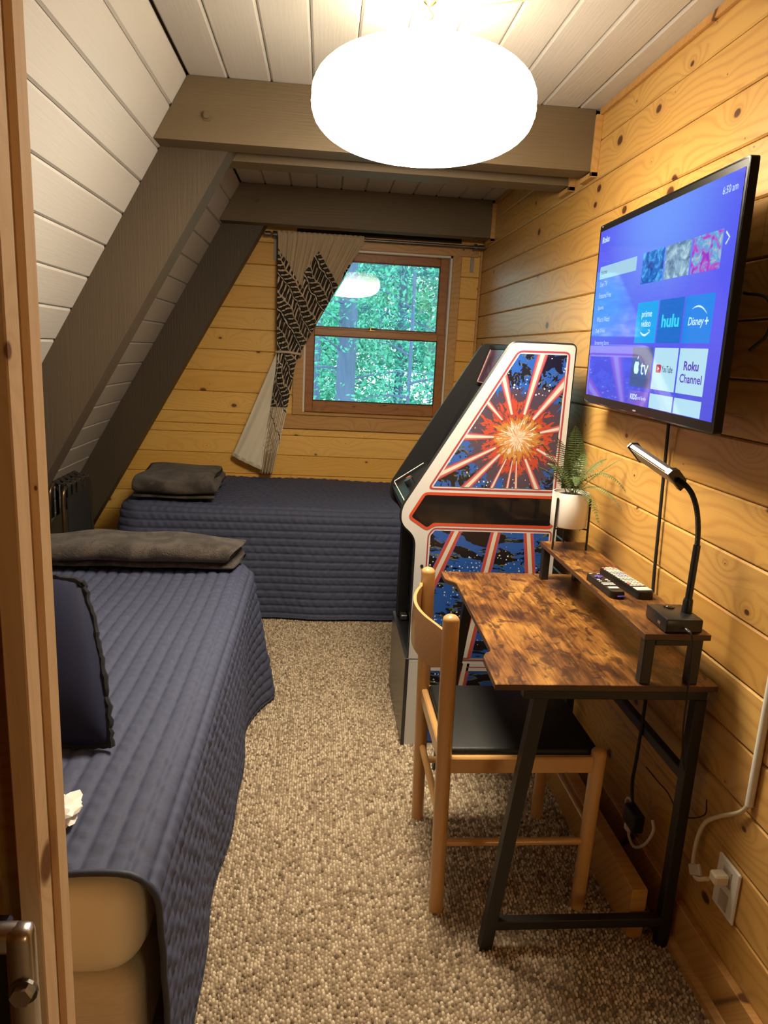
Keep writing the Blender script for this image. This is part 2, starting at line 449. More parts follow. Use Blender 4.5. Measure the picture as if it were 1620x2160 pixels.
# far wall
WX0, WX1, WZ0, WZ1 = -.125, .80, 1.09, 2.115         # window opening
b = B()
for (x0, x1, z0, z1) in ((-2.0, WX0, 0, 2.47), (WX1, XW+.12, 0, 2.47), (WX0, WX1, 0, WZ0), (WX0, WX1, WZ1, 2.47)):
    b.box((x0, YF+.014, z0), (x1, YF+.11, z1))
wall_f = mk('wall_far', b, DARK_GAP, org=(0, 0, 0)); tag(wall_f, 'far end wall of yellow knotty pine boards around the window', None, None, 'structure')
PF = .1325; z = .669-5*PF
while z < 2.40:
    z0 = max(z, 0); zt = min(z+PF, 2.40); xl = roofx(zt)-.02
    segs = [(xl, XW)]
    if z0 < .99 < zt:
        put_board(wall_f, XW-xl, .99-z0, PINE_FAR_LIT, (xl, YF, z0), (1, 0, 0), (0, 0, 1), (0, -1, 0)); z0 = .99; segs = [(xl, WX0-.15), (WX1+.055, XW)]
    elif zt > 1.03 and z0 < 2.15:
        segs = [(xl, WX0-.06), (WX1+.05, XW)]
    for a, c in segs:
        if zt-z0 > .02: put_board(wall_f, c-a, zt-z0, PINE_FAR_LIT, (a, YF, z0), (1, 0, 0), (0, 0, 1), (0, -1, 0))
    z += PF

# ceiling boards
b = B(); b.box((-.75, -2.3, ZC+.015), (2.4, YF+.1, ZC+.12))
ceil = mk('ceiling', b, DARK_GAP, org=(0, 0, 0)); tag(ceil, 'flat white painted board ceiling above the round lantern', None, None, 'structure')
xg = [-.50, -.362, -.212, -.066, .074, .214, .354, .493, .630, .765, .904, 1.0]
for a, c in zip(xg[:-1], xg[1:]):
    for ya, yc in ((.75, 2.83), (3.165, 4.47)):
        put_board(ceil, yc-ya, c-a, WHITE_BD, (a, ya, ZC), (0, 1, 0), (1, 0, 0), (0, 0, -1), ch=.007)
# sloped left side: white boards
b = B()
zt, zb = 2.46, -.05
b.prism([(roofx(zt)-.018, zt), (roofx(zt)-.12, zt), (roofx(zb)-.12, zb), (roofx(zb)-.018, zb)], .6, YF+.1, lambda u, v, w: (u, w, v))
wall_l = mk('wall_left', b, DARK_GAP, org=(0, 0, 0)); tag(wall_l, 'sloping left side of the A-frame lined with white painted boards', None, None, 'structure')
PS = .1352; s = .0; top = np.array([roofx(ZC), 0, ZC]); k = 0
offs = [0, .117]
while offs[-1] < 2.75: offs.append(offs[-1]+PS)
for a, c in zip(offs[:-1], offs[1:]):
    for ya, yc in ((.76, 2.945), (3.04, 4.62)):
        o = top+SD*a
        put_board(wall_l, yc-ya, c-a, WHITE_BD, (o[0], yc, o[2]), (0, -1, 0), SD, SN, ch=.007)

# beams and rafters
ZB = 2.194
def plank(name, y0, y1, parent, xr=.965):
    bb = B(); bb.prism([(roofx(ZB)+.002, ZB), (xr, ZB), (xr, 2.403), (roofx(2.403)+.002, 2.403)], y0, y1, lambda u, v, w: (u, w, v))
    return mk(name, bb, BROWN, parent)
def rafter(y0, y1, parent, z0=0.0, zt=2.40):
    d = .246
    bb = B(); bb.prism([(roofx(zt), zt), (roofx(zt)+d, zt), (roofx(z0)+d, z0), (roofx(z0), z0)], y0, y1, lambda u, v, w: (u, w, v))
    o = mk('rafter', bb, mat('brown_painted_rafter', rough=.55, build=paint((.080, .057, .034), (.060, .042, .025), .5, axis='z')), parent)
    return o
t = thing('trim_4', (0, 2.81, ZB), 'near brown tie beam with its sloping rafter, bolted', None, None, 'structure')
plank('plank', 2.81, 2.922, t); plank('plank', 3.056, 3.178, t); rafter(2.922, 3.056, t)
b = B(); b.lathe([(.0, .012), (.010, .012), (.012, .008), (.012, 0), (.017, 0), (.017, -.004)][::-1], seg=6)
def bolt(x, z, y, parent):
    bb = B()
    ring = lambda r, yy: [(x+r*math.cos(a), yy, z+r*math.sin(a)) for a in np.arange(6)*PI/3]
    for r, ya, yb in ((.019, y, y-.004), (.012, y-.004, y-.014)):
        v = ring(r, ya)+ring(r*.95, yb); bb.add(v, [(i, (i+1) % 6, 6+(i+1) % 6, 6+i) for i in range(6)]+[tuple(range(6, 12))])
    return mk('bolt', bb, BROWN, parent)
bolt(-.434, 2.277, 2.81, t)
t2 = thing('trim_5', (0, 4.457, ZB), 'far brown tie beam with its sloping rafter above the window', None, None, 'structure')
plank('plank', 4.457, 4.57, t2); rafter(4.57, 4.70, t2); bolt(-.409, 2.319, 4.457, t2)
# pine edging strips framing the beam ends on the right wall
def edging(y0, y1, label, nm):
    bb = B(); bb.box((.965, y0-.014, ZB-.02), (XW, y0, 2.385), .001); bb.box((.965, y0-.014, ZB-.022), (XW, y1, ZB-.004), .001)
    tag(mk(nm, bb, PINE_TRIM, org=(.98, y0, ZB)), label, None, None, 'structure')
edging(2.81, 2.922, 'pine edging round the near beam end, front half', 'trim_6')
edging(3.056, 3.178, 'pine edging round the near beam end, rear half', 'trim_7')
edging(4.457, 4.57, 'pine edging round the far beam end', 'trim_8')

# near wall with doorway, hall behind the camera (closes the place)
PLAINP = mat('hall_pine', rough=.45, build=pine((.50, .28, .09), (.42, .21, .055), (.30, .13, .03), (.09, .03, .01)))
b = B(); b.box((-2.0, .70, 0), (-.306, .76, 2.45)); b.box((-.306, .70, 2.06), (XW+.12, .76, 2.45)); b.box((XW+.0, .70, 0), (XW+.12, .95, 2.45)); b.box((XW+.12, .86, 0), (2.4, .95, 2.45))
tag(mk('wall_near', b, PLAINP, org=(0, .7, 0)), 'near pine wall beside the doorway, in shadow', None, None, 'structure')
b = B(); b.box((-2.1, -2.3, 0), (-2.0, .76, 2.45)); b.box((2.3, -2.3, 0), (2.4, .95, 2.45)); b.box((-2.1, -2.4, 0), (2.4, -2.3, 2.45)); b.box((-2.1, -2.4, 2.41), (2.4, .76, 2.47)); b.box((1.1, .7, 2.41), (2.4, .95, 2.47))
tag(mk('wall_hall', b, PLAINP, org=(0, -2, 0)), 'pine walls of the hall behind the viewer', None, None, 'structure')
# door jamb
j = thing('trim_9', (-.285, .70, 0), 'pine door jamb with stop moulding at the left edge', None, None, 'structure')
b = B(); b.box((-.306, .690, 0), (-.2855, .76, 2.06), .0015); mk('jamb_board', b, PINE_JAMB, j)
b = B(); b.box((-.2855, .724, 0), (-.277, .752, 2.06), .0015); mk('door_stop', b, PINE_JAMB, j)
b = B(); b.box((-.299, .672, 0), (-.277, .703, 2.06), .0015); mk('casing', b, PINE_JAMB, j)

# ================================================================== WINDOW
win = thing('window_1', (.34, YF, WZ0), 'wooden double hung window with trees outside', None, None, 'structure')
b = B(); b.box((WX0-.065, YF-.020, WZ0-.06), (WX0, YF, WZ1+.05), .002); mk('casing', b, PINE_TRIM, win)
b = B(); b.box((WX1, YF-.020, WZ0-.06), (WX1+.055, YF, WZ1+.05), .002); mk('casing', b, PINE_TRIM, win)
b = B(); b.box((WX0-.065, YF-.024, WZ1), (WX1+.16, YF, WZ1+.075), .002); mk('head_casing', b, PINE_TRIM, win)
b = B(); b.box((WX0-.14, YF-.022, WZ0-.105), (WX1+.06, YF, WZ0-.012), .002); mk('apron', b, PINE_TRIM, win)
b = B(); b.box((WX0-.065, YF-.035, WZ0-.014), (WX1+.055, YF+.03, WZ0+.004), .003); mk('sill', b, PINE_TRIM, win)
b = B(); b.box((WX0, YF, WZ0), (WX0+.012, YF+.10, WZ1)); b.box((WX1-.012, YF, WZ0), (WX1, YF+.10, WZ1)); b.box((WX0, YF, WZ1-.012), (WX1, YF+.10, WZ1)); b.box((WX0, YF+.03, WZ0), (WX1, YF+.1, WZ0+.012))
mk('jamb_liner', b, WHITEP, win)
def sash(nm, x0, x1, z0, z1, y, st, top, bot, mtb):
    r = mk(nm, B().box((x0, y, z0), (x0+st, y+.035, z1), .003), SASH, win)
    mk('stile', B().box((x1-st, y, z0), (x1, y+.035, z1), .003), SASH, r)
    mk('rail', B().box((x0+st, y, z0), (x1-st, y+.034, z0+bot), .003), mtb, r)
    mk('rail', B().box((x0+st, y, z1-top), (x1-st, y+.034, z1), .003), SASH, r)
    mk('gasket', B().box((x0+st-.001, y+.012, z0+bot-.001), (x1-st+.001, y+.016, z0+bot+.006)).box((x0+st-.001, y+.012, z1-top-.006), (x1-st+.001, y+.016, z1-top+.001)).box((x0+st-.001, y+.012, z0+bot), (x0+st+.005, y+.016, z1-top)).box((x1-st-.005, y+.012, z0+bot), (x1-st+.001, y+.016, z1-top)), BLACKP, r)
    mk('pane', B().box((x0+st-.002, y+.017, z0+bot-.002), (x1-st+.002, y+.021, z1-top+.002)), GLASS, r)
    return r
def glassb():
    mt = bpy.data.materials.new('window_glass'); mt.use_nodes = True; n = NT(mt); n.n.clear()
    out = n.new('ShaderNodeOutputMaterial'); tr = n.new('ShaderNodeBsdfTransparent'); gl = n.new('ShaderNodeBsdfGlossy'); mx = n.new('ShaderNodeMixShader')
    gl.inputs['Roughness'].default_value = .004; tr.inputs[0].default_value = (.97, .99, .985, 1)
    fr = n.new('ShaderNodeFresnel'); fr.inputs[0].default_value = 1.5
    n.l.new(fr.outputs[0], mx.inputs[0])
    n.l.new(tr.outputs[0], mx.inputs[1]); n.l.new(gl.outputs[0], mx.inputs[2]); n.l.new(mx.outputs[0], out.inputs[0])
    return mt
GLASS = glassb()
sash('upper_sash', WX0+.012, WX1-.012, 1.60, WZ1-.012, YF+.055, .055, .05, .04, SASH)
sash('lower_sash', WX0+.012, WX1-.012, WZ0+.006, 1.628, YF+.012, .052, .042, .072, SASH_WORN)
lk = B(); lk.box((.285, YF+.01, 1.628), (.335, YF+.045, 1.634), .002); lk.tube([(.30, YF+.03, 1.634), (.30, YF+.03, 1.648)], .012, 10); lk.bar((.30, YF+.03, 1.646), (.345, YF+.02, 1.646), .010, .006)
mk('sash_lock', lk, BRASS, win, smooth=True)

# curtain rod
YR = YF-.075; ZR = 2.155
rod = thing('curtain_rod', (.33, YR, ZR), 'grey metal curtain rod over the window', 'curtain rod')
mk('rod', B().tube([(-.33, YR, ZR+.012), (.97, YR, ZR+.012)], .0085, 12), DSTEEL, rod, True)
for x in (-.375, .945):
    mk('finial', B().tube([(x, YR, ZR+.012), (x+.035, YR, ZR+.012)], .016, 14), DSTEEL, rod, True)
for x in (-.315, .925):
    mk('bracket', B().box((x-.011, YF-.006, ZR-.13), (x+.011, YF, ZR+.02), .001).box((x-.009, YR-.004, ZR-.006), (x+.009, YF, ZR+.004), .001).tube([(x-.011, YR, ZR+.012), (x+.011, YR, ZR+.012)], .019, 14), DSTEEL, rod, False)

# curtain
def curtain_print(n, b):
    u, v, _ = n.sep(n.uv())
    wob = n.noise(n.comb(u, v, 0), 7, 2); wob2 = n.math('MULTIPLY', n.math('SUBTRACT', wob, .5), .10)
    th = math.radians(50)
    a = n.math('ADD', n.math('MULTIPLY', u, math.cos(th)), n.math('MULTIPLY', v, math.sin(th)))
    c = n.math('ADD', n.math('ADD', n.math('MULTIPLY', u, -math.sin(th)), n.math('MULTIPLY', v, math.cos(th))), wob2)
    WD = .138
    q = n.math('SUBTRACT', n.math('FRACT', n.math('DIVIDE', c, WD)), .5)
    db = n.math('ABSOLUTE', n.math('MULTIPLY', q, WD))
    ap = n.math('SUBTRACT', a, n.math('MULTIPLY', db, .55))
    ph = n.math('ABSOLUTE', n.math('SUBTRACT', n.math('FRACT', n.math('DIVIDE', ap, .034)), .5))
    bars = n.math('MULTIPLY', n.math('LESS_THAN', ph, .34), n.math('LESS_THAN', db, .064))
    stem = n.math('LESS_THAN', db, .0095); rib = n.math('LESS_THAN', db, .0028)
    low = n.math('GREATER_THAN', v, 1.06)
    dots = n.math('MULTIPLY', n.math('LESS_THAN', ph, .04), n.math('GREATER_THAN', n.math('FRACT', n.math('DIVIDE', db, .006)), .62))
    # printed area: plain taupe near the heading, more to the upper left
    edge = n.math('ADD', n.math('MULTIPLY_ADD', n.math('ABSOLUTE', n.math('SUBTRACT', n.math('FRACT', n.math('MULTIPLY', u, 3.3)), .35)), .36, .10), n.math('MULTIPLY', wob2, .6))
    on = n.math('MULTIPLY', n.math('GREATER_THAN', v, edge), n.math('LESS_THAN', v, n.math('ADD', 1.36, wob2)))
    taupe = (.56, .455, .31); cream = (.76, .68, .54); black = (.014, .011, .010)
    barcol = n.mix(low, black, cream); stemcol = n.mix(low, black, cream); ribc = n.mix(low, cream, black)
    ground = n.mix(n.sstep(n.noise(n.comb(u, v, 4), 3.2, 1), .50, .56), taupe, (.70, .56, .41))
    c1 = n.mix(n.math('MULTIPLY', bars, on), n.mix(on, taupe, ground), barcol)
    c1 = n.mix(n.math('MULTIPLY', stem, on), c1, stemcol)
    c1 = n.mix(n.math('MULTIPLY', rib, on), c1, ribc)
    c1 = n.mix(n.math('MULTIPLY', n.math('MULTIPLY', dots, bars), n.math('MULTIPLY', on, .5)), c1, taupe)
    n.put(b.inputs['Base Color'], c1)
    n.put(b.inputs['Normal'], n.bump(n.noise(n.comb(n.math('MULTIPLY', u, 900), n.math('MULTIPLY', v, 900), 0), 1, 1), .15, .001))
CURT = mat('printed_cotton', rough=.85, build=curtain_print)
LINING = mat('curtain_lining', (.70, .64, .51), .85)
cur = thing('curtain', (-.1, YR, .70), 'taupe curtain with black and white leaf bar print, tied to the left', 'curtain')
def curtain():
    ns, nt = 150, 150
    zk = [2.172, 2.15, 1.60, 1.47, 1.39, 1.10, .90, .69]
    xl = [-.300, -.297, -.292, -.288, -.290, -.325, -.362, -.385]
    xr = [.228, .228, -.075, -.145, -.175, -.222, -.262, -.305]
    zz = np.linspace(2.185, .692, nt); P = np.zeros((nt, ns, 3)); UV = np.zeros((nt, ns, 2))
    ss = np.linspace(0, 1, ns)
    for i, z in enumerate(zz):
        L = np.interp(-z, -np.array(zk), xl); R = np.interp(-z, -np.array(zk), xr)
        t = (2.185-z)/1.5
        amp = np.interp(-z, [-2.19, -2.15, -2.08, -1.6, -1.45, -1.2, -.7], [.006, .007, .013, .016, .012, .014, .016])
        nf = 17
        w = np.sin(2*PI*nf*ss+.8*np.sin(5*ss))*(1-min(1, t*1.6))*.8+np.sin(2*PI*4.5*ss+2.2*t+1.0)*min(1, t*1.8)*1.2+.3*np.sin(2*PI*9.3*ss+3*t)
        top = 1.0 if z < 2.165 else 0.5
        P[i, :, 0] = L+(R-L)*ss; P[i, :, 1] = YR-.012-amp*top*w; P[i, :, 2] = z+.004*np.sin(2*PI*nf*ss)*(z > 2.165)-.020*ss*(z < .8)*0
        wd = (R-L)*1.12+.06
        UV[i, :, 0] = ss*wd+.1; UV[i, :, 1] = 2.185-z
    # wrap round the rod at the top
    for i in range(nt):
        if zz[i] > 2.15: P[i, :, 1] = np.minimum(P[i, :, 1], YR-.010)
    bb = B(); bb.grid(P); o = mk('printed_cloth', bb, CURT, cur, True, uv=UV.reshape(-1, 2), fixn=False, angle=180)
    md = o.modifiers.new('thick', 'SOLIDIFY'); md.thickness = .0015
    # header: ruffle behind the rod
    hp = np.zeros((6, ns, 3))
    for i, z in enumerate(np.linspace(2.19, 2.145, 6)):
        hp[i, :, 0] = -.30+.528*ss; hp[i, :, 1] = YR+.011+.003*np.sin(2*PI*40*ss); hp[i, :, 2] = z
    bb = B(); bb.grid(hp); mk('header', bb, mat('taupe_cotton', (.56, .455, .31), .85), cur, True, fixn=False, angle=180)
    # lining turned outwards below the tie
    nl = 50; LP = np.zeros((nl, 40, 3)); s2 = np.linspace(0, 1, 40)
    for i, t in enumerate(np.linspace(0, 1, nl)):
        z0 = 1.475-t*(1.475-.80); xa = -.288-t*.275; xb = -.270-t*.105
        LP[i, :, 0] = xa+(xb-xa)*s2; LP[i, :, 2] = z0-s2*.085*t
        LP[i, :, 1] = YR-.004-.022*np.sin(PI*s2)*t-.004*np.sin(9*s2+6*t)*t-.003*np.sin(25*s2*t+3)
    bb = B(); bb.grid(LP); o = mk('lining', bb, LINING, cur, True, fixn=False, angle=180)
    md = o.modifiers.new('thick', 'SOLIDIFY'); md.thickness = .0015
    hm = [LP[-1, k] for k in range(40)]
    mk('hem', B().grid(np.array([[p+np.array([0, -.002, .022]) for p in hm], [p+np.array([0, -.002, -.002]) for p in hm]])), mat('pale_hem', (.52, .46, .35), .85), cur, True, fixn=False)
    tb = spline([(-.292, YR+.01, 1.462), (-.29, YR-.022, 1.468), (-.23, YR-.040, 1.470), (-.155, YR-.030, 1.462), (-.14, YR+.0, 1.455)], 8)
    mk('tie_band', B().tube(tb, .008, 8), mat('taupe_cotton', (.56, .455, .31), .85), cur, True)
curtain()

# ================================================================== BEDS
def rbox(b, lo, hi, r, seg=4): b.box(lo, hi, r, seg=seg); return b
def stitch(l, w, sp=.043, cr=.075, A=.0062):
    chan = np.floor(w/sp); dw = np.abs(w/sp-np.round(w/sp))*sp; q = (1-np.exp(-(dw/.0062)**2))*(.75+.25*np.abs(np.sin(PI*w/sp)))
    cl = l/cr+.5*(chan % 2)+.13*np.sin(chan*2.3)
    cq = 1-np.exp(-((np.abs(cl-np.round(cl))*cr)/.010)**2)
    puck = .0019*np.sin(l*150+1.7*np.sin(w*40)+3*np.sin(chan*1.7))*q+.0013*np.sin(l*83+chan*2.1)*q
    return A*q*(.70+.30*cq)-A*.6+puck
def make_quilt(name, fn, nrm_l, nrm_w, L, Wd, zt, drop, label, group, near_open=True, r=.075, flare=.03, seed=1):
    """fn(l, w, z) -> world.  top spans l 0..L, w 0..Wd; skirt along w=Wd, round the corner and along l=L"""
    rg = np.random.default_rng(seed); res = .0080; rw = .0043
    ph = rg.uniform(0, 6, 6)
    def waves(l, d): return d*(.018*np.sin(l*7+ph[0])+.010*np.sin(l*15+ph[1]))
    q = thing(name, fn(L/2, Wd/2, 0), label, 'quilt', group)
    sag = lambda l, w: .006*np.sin(l*2.2+ph[2])*np.sin(w*3.1+ph[3])+.003*np.sin(l*9+w*6+ph[4])
    # top
    nl, nw = int((L-r)/res), int((Wd-r)/rw)
    l = np.linspace(0, L-r, nl)[:, None]; w = np.linspace(0, Wd-r, nw)[None]
    Z = zt+stitch(l+0*w, w+0*l)+sag(l, w)
    P = np.zeros((nl, nw, 3))
    bx, by = np.broadcast_arrays(l, w)
    pts = np.stack([bx, by, Z], -1).reshape(-1, 3)
    W = np.array([fn(*p) for p in pts]).reshape(nl, nw, 3)
    bb = B(); bb.grid(W); mk('top', bb, QUILT, q, True, fixn=False, angle=180)
    # skirt: path along inset perimeter
    cr = .06; path = []
    for t in np.arange(0, L-r-cr, res): path.append((t, Wd-r, 0, 1))
    for a in np.linspace(0, PI/2, 16): path.append((L-r-cr+cr*math.sin(a), Wd-r-cr+cr*math.cos(a), math.sin(a), math.cos(a)))
    for t in np.arange(Wd-r-cr, 0, -res): path.append((L-r, t, 1, 0))
    path = np.array(path); n = len(path)
    arc = r*PI/2; D = np.arange(0, arc+drop-r, rw); S = np.zeros((n, len(D), 3))
    along = np.concatenate([[0], np.cumsum(np.hypot(*np.diff(path[:, :2], axis=0).T))])
    for j, d in enumerate(D):
        if d < arc:
            a = d/r; off = r*math.sin(a); z = zt-r+r*math.cos(a); nz = math.cos(a); no = math.sin(a); dd = 0
        else:
            off = r; z = zt-r-(d-arc); nz = 0; no = 1; dd = d-arc
        corner = np.exp(-((along-(L-r))/.16)**2)
        fl = flare*dd+waves(along, dd)+corner*dd*.16+.012*dd*np.sin(along*31+ph[5])*corner
        st = stitch(along, (Wd-r)+d+0*along)
        o = off+fl+st*no
        ls = path[:, 0]+path[:, 2]*o; ws = path[:, 1]+path[:, 3]*o; zs = z+st*nz+sag(path[:, 0], path[:, 1])*max(0, 1-d/arc)
        zs = np.maximum(zs, .012)
        for i in range(n): S[i, j] = fn(ls[i], ws[i], zs[i])
    bb = B(); bb.grid(S); mk('side_drop', bb, QUILT, q, True, fixn=False, angle=180)
    # bound edges
    e = [S[0, j] for j in range(len(D))]
    te = [W[0, k] for k in range(nw)]
    ep = np.array(te+e); kk = np.ones(11)/11
    ep = np.stack([np.convolve(np.pad(ep[:, i], 5, mode='edge'), kk, 'valid') for i in range(3)], -1)[::5]
    mk('binding', B().tube(list(ep), .0065, 7), QBIND, q, True, angle=180)
    mk('binding', B().tube([S[i, -1] for i in range(0, n, 4)], .005, 6), QBIND, q, True, angle=180)
    return q

# near bed along the left
bed1 = thing('bed', (-.75, 2.05, 0), 'near twin bed with bare cream mattress end along the sloping wall', 'bed', 'twin beds')
mk('mattress', rbox(B(), (-1.22, 1.085, .375), (-.285, 3.00, .583), .075), MATTR, bed1, True, angle=60)
mk('box_spring', rbox(B(), (-1.21, 1.11, .12), (-.30, 2.99, .372), .045), BOXSPR, bed1, True, angle=60)
for x in (-1.15, -.36):
    for y in (1.2, 2.9): mk('leg', B().tube([(x, y, 0), (x, y, .125)], .02, 10), BLACKP, bed1, True)
make_quilt('quilt', lambda l, w, z: (-1.21+w, 1.105+l, z), None, None, 1.925, .955, .602, .585, 'navy quilt on the near bed, hanging to the carpet in the foreground', 'navy quilts', seed=3, flare=.02)
# far bed across the end
bed2 = thing('bed', (-.08, 4.28, 0), 'far twin bed across the end wall under the window', 'bed', 'twin beds')
mk('mattress', rbox(B(), (-1.06, 3.865, .40), (.955, 4.72, .633), .075), MATTR, bed2, True, angle=60)
mk('box_spring', rbox(B(), (-1.04, 3.90, .13), (.945, 4.72, .397), .045), BOXSPR, bed2, True, angle=60)
for x in (-.95, .88):
    for y in (3.98, 4.64): mk('leg', B().tube([(x, y, 0), (x, y, .135)], .02, 10), BLACKP, bed2, True)
make_quilt('quilt', lambda l, w, z: (.96-l, 4.725-w, z), None, None, 2.045, .885, .652, .635, 'navy quilt on the far bed below the window', 'navy quilts', seed=8, flare=.015)

# folded plush blankets
def snake(y0, y1, z0, th, layers, first=1):
    pts = []; d = first
    for k in range(layers):
        zc = z0+th*(k+.5); a, c = (y0, y1) if d > 0 else (y1, y0)
        inset = th*.5
        xs = np.linspace(a+d*inset, c-d*inset, 10)
        pts += [(x, zc) for x in xs]
        if k < layers-1:
            for t in np.linspace(0, PI, 7)[1:-1]: pts.append((c-d*inset+d*math.sin(t)*th*.5, zc+th*.5-th*.5*math.cos(t)))
        d = -d
    return pts
def blanket(name, fn, y0, y1, z0, th, layers, L, label, first=1, seed=1, endr=.03, droop=0.0):
    rg = np.random.default_rng(seed); c = np.array(snake(y0, y1, z0, th, layers, first))
    tan = np.gradient(c, axis=0); tan /= np.linalg.norm(tan, axis=1)[:, None]; nr = np.stack([-tan[:, 1], tan[:, 0]], -1)
    n = len(c); ns = 46; h = th*.47; rows = []
    ph = rg.uniform(0, 6, 8)
    for i in range(ns):
        x = L*i/(ns-1); e = min(x, L-x); k = math.sqrt(max(0, 1-(1-min(1, e/endr))**2))
        hh = h*max(.25, k)
        tp = np.ones(n)*hh; tp[0] *= .35; tp[-1] *= .35; tp[1] *= .8; tp[-2] *= .8
        up = c+nr*tp[:, None]; dn = c-nr*tp[:, None]
        loop = np.concatenate([up, dn[::-1]])
        hgt = (loop[:, 1]-z0)/(th*layers)
        dz = .010*np.sin(x*7+ph[0]+loop[:, 0]*6)*hgt+.006*np.sin(x*17+ph[1]+loop[:, 0]*11)*hgt
        dy = .010*np.sin(x*9+ph[2])*hgt+.005*np.sin(x*23+ph[3]+hgt*3)
        dx = .012*np.sin(loop[:, 0]*14+ph[4])+.018*np.sin(hgt*5+ph[5])*(i/(ns-1))
        zz = np.maximum(loop[:, 1]+dz-droop*hgt*(i/(ns-1))**3, z0+.001)
        rows.append(np.array([fn(x+a, y+bb_, z) for a, y, bb_, z in zip(dx, loop[:, 0], dy, zz)]))
    R = np.array(rows); m2 = R.shape[1]
    Rc = np.concatenate([R, R[:, :1]], 1); bb = B(); bb.grid(Rc)
    bb.add(R[0], [tuple(range(m2))]); bb.add(R[-1], [tuple(range(m2))])
    o = mk(name, bb, VELVET, None, True, angle=180)
    bm = bmesh.new(); bm.from_mesh(o.data); bmesh.ops.remove_doubles(bm, verts=bm.verts, dist=1e-5); bmesh.ops.recalc_face_normals(bm, faces=bm.faces); bm.to_mesh(o.data); bm.free()
    tag(o, label, 'blanket', 'folded grey blankets')
    return o
blanket('folded_blanket', lambda x, y, z: (-1.13+x, y, z), 2.775, 3.025, .610, .0365, 3, .81, 'grey plush blanket folded long and thin on the near bed', first=1, seed=4, droop=.01)
blanket('folded_blanket', lambda x, y, z: (-.575-(y-3.86)*.03-(.43-x), y, z), 3.86, 4.45, .661, .040, 3, .43, 'grey plush blanket folded into a square block on the far bed', first=1, seed=9)

# cushion leaning on the near bed
def cushion():
    O = np.array([-.425, 1.47, .613]); u = np.array([-.985, .17, 0]); u /= np.linalg.norm(u); v = np.array([-.10, .17, .305]); v /= np.linalg.norm(v); w = np.cross(u, v)
    S = .40; n = 40; t = np.linspace(-1, 1, n); A, Bq = np.meshgrid(t, t, indexing='ij')
    # rounded square boundary
    sc = 1-.06*(A**2)*(Bq**2)
    prof = .072*(np.clip(1-np.abs(A)**2.6, 0, 1)*np.clip(1-np.abs(Bq)**2.6, 0, 1))**.55
    pin = 1-.035*(1-A**2)*0
    base = O+np.multiply.outer((A*sc+1)/2*S, u)+np.multiply.outer((Bq*sc+1)/2*S, v)
    rt = thing('throw_pillow', tuple(O+u*S/2), 'dark navy throw pillow with fuzzy black edging on the near bed', 'pillow')
    wr = .004*np.sin(A*14+3*Bq)*(1-A**2)
    bb = B(); bb.grid(base+np.multiply.outer(prof+wr, w)); bb.grid(base-np.multiply.outer(prof-wr*.5, w))
    mk('cover', bb, NAVYP, rt, True, fixn=True, angle=180)
    loop = [base[i, 0] for i in range(n)]+[base[-1, j] for j in range(n)]+[base[n-1-i, -1] for i in range(n)]+[base[0, n-1-j] for j in range(n)]
    loop = [p+RNG.normal(0, .0016, 3) for k, p in enumerate(loop) if k % 1 == 0]
    rr = [.0065+.0025*random.random() for _ in loop]
    mk('fuzzy_edging', B().tube(loop, rr, 7, closed=True), FUZZ, rt, True)
cushion()

# crumpled tissue
def tissue():
    bm = bmesh.new(); bmesh.ops.create_icosphere(bm, subdivisions=3, radius=1)
    for v in bm.verts:
        k = 1+.35*math.sin(v.co.x*5+2)*math.sin(v.co.y*6)+.2*math.sin(v.co.z*9+v.co.x*7)
        v.co = Vector((v.co.x*.034*k, v.co.y*.045*k, v.co.z*.020*k))
    bm.verts.index_update(); bb = B(); bb.add([(v.co.x-.468, v.co.y+1.235, max(v.co.z, -.019)+.628) for v in bm.verts], [[v.index for v in f.verts] for f in bm.faces]); bm.free()
    tag(mk('tissue', bb, PAPER), 'small crumpled white tissue on the near quilt beside the door jamb', 'tissue')
tissue()

# luggage rack between the beds
def rack():
    t = thing('luggage_rack', (-1.16, 3.35, 0), 'folded bronze tube luggage rack with black straps behind the near bed', 'luggage rack')
    def U(x, dx, y0, y1, zt, dz=0):
        r = .05
        pts = [(x+dx*zt, y0-.03, 0)]+[(x, y0, zt-r)]+[(x, y0+r*(1-math.cos(a)), zt-r+r*math.sin(a)) for a in np.linspace(0.3, PI/2, 6)]
        pts += [(x, y1-r*(1-math.cos(a)), zt-r+r*math.sin(a)+dz) for a in np.linspace(PI/2, .3, 6)]+[(x, y1, zt-r+dz), (x+dx*zt, y1+.03, 0)]
        return pts
    mk('tube_frame', B().tube(U(-1.12, .02, 3.20, 3.56, .848), .0095, 10), BRONZE, t, True)
    mk('tube_frame', B().tube(U(-1.17, -.05, 3.18, 3.54, .858), .0095, 10), BRONZE, t, True)
    for k, y in enumerate(np.linspace(3.25, 3.50, 5)):
        pl = [(-1.108, y, .72), (-1.107, y, .845), (-1.115, y, .862), (-1.145, y, .858), (-1.172, y, .872), (-1.184, y, .86), (-1.186, y, .70)]
        P = np.array([[np.array(p)+[0, dy, 0] for dy in (-.018, .018)] for p in pl])
        o = mk('strap', B().grid(P), BLACKR, t, False, fixn=False); md = o.modifiers.new('thick', 'SOLIDIFY'); md.thickness = .003
    P = np.array([[(-1.112-.002*math.sin(9*y), y, z) for z in np.linspace(.30, .80, 8)] for y in np.linspace(3.22, 3.53, 14)])
    o = mk('hanging_pouch', B().grid(P), BLACKR, t, False, fixn=False); md = o.modifiers.new('thick', 'SOLIDIFY'); md.thickness = .004
rack()

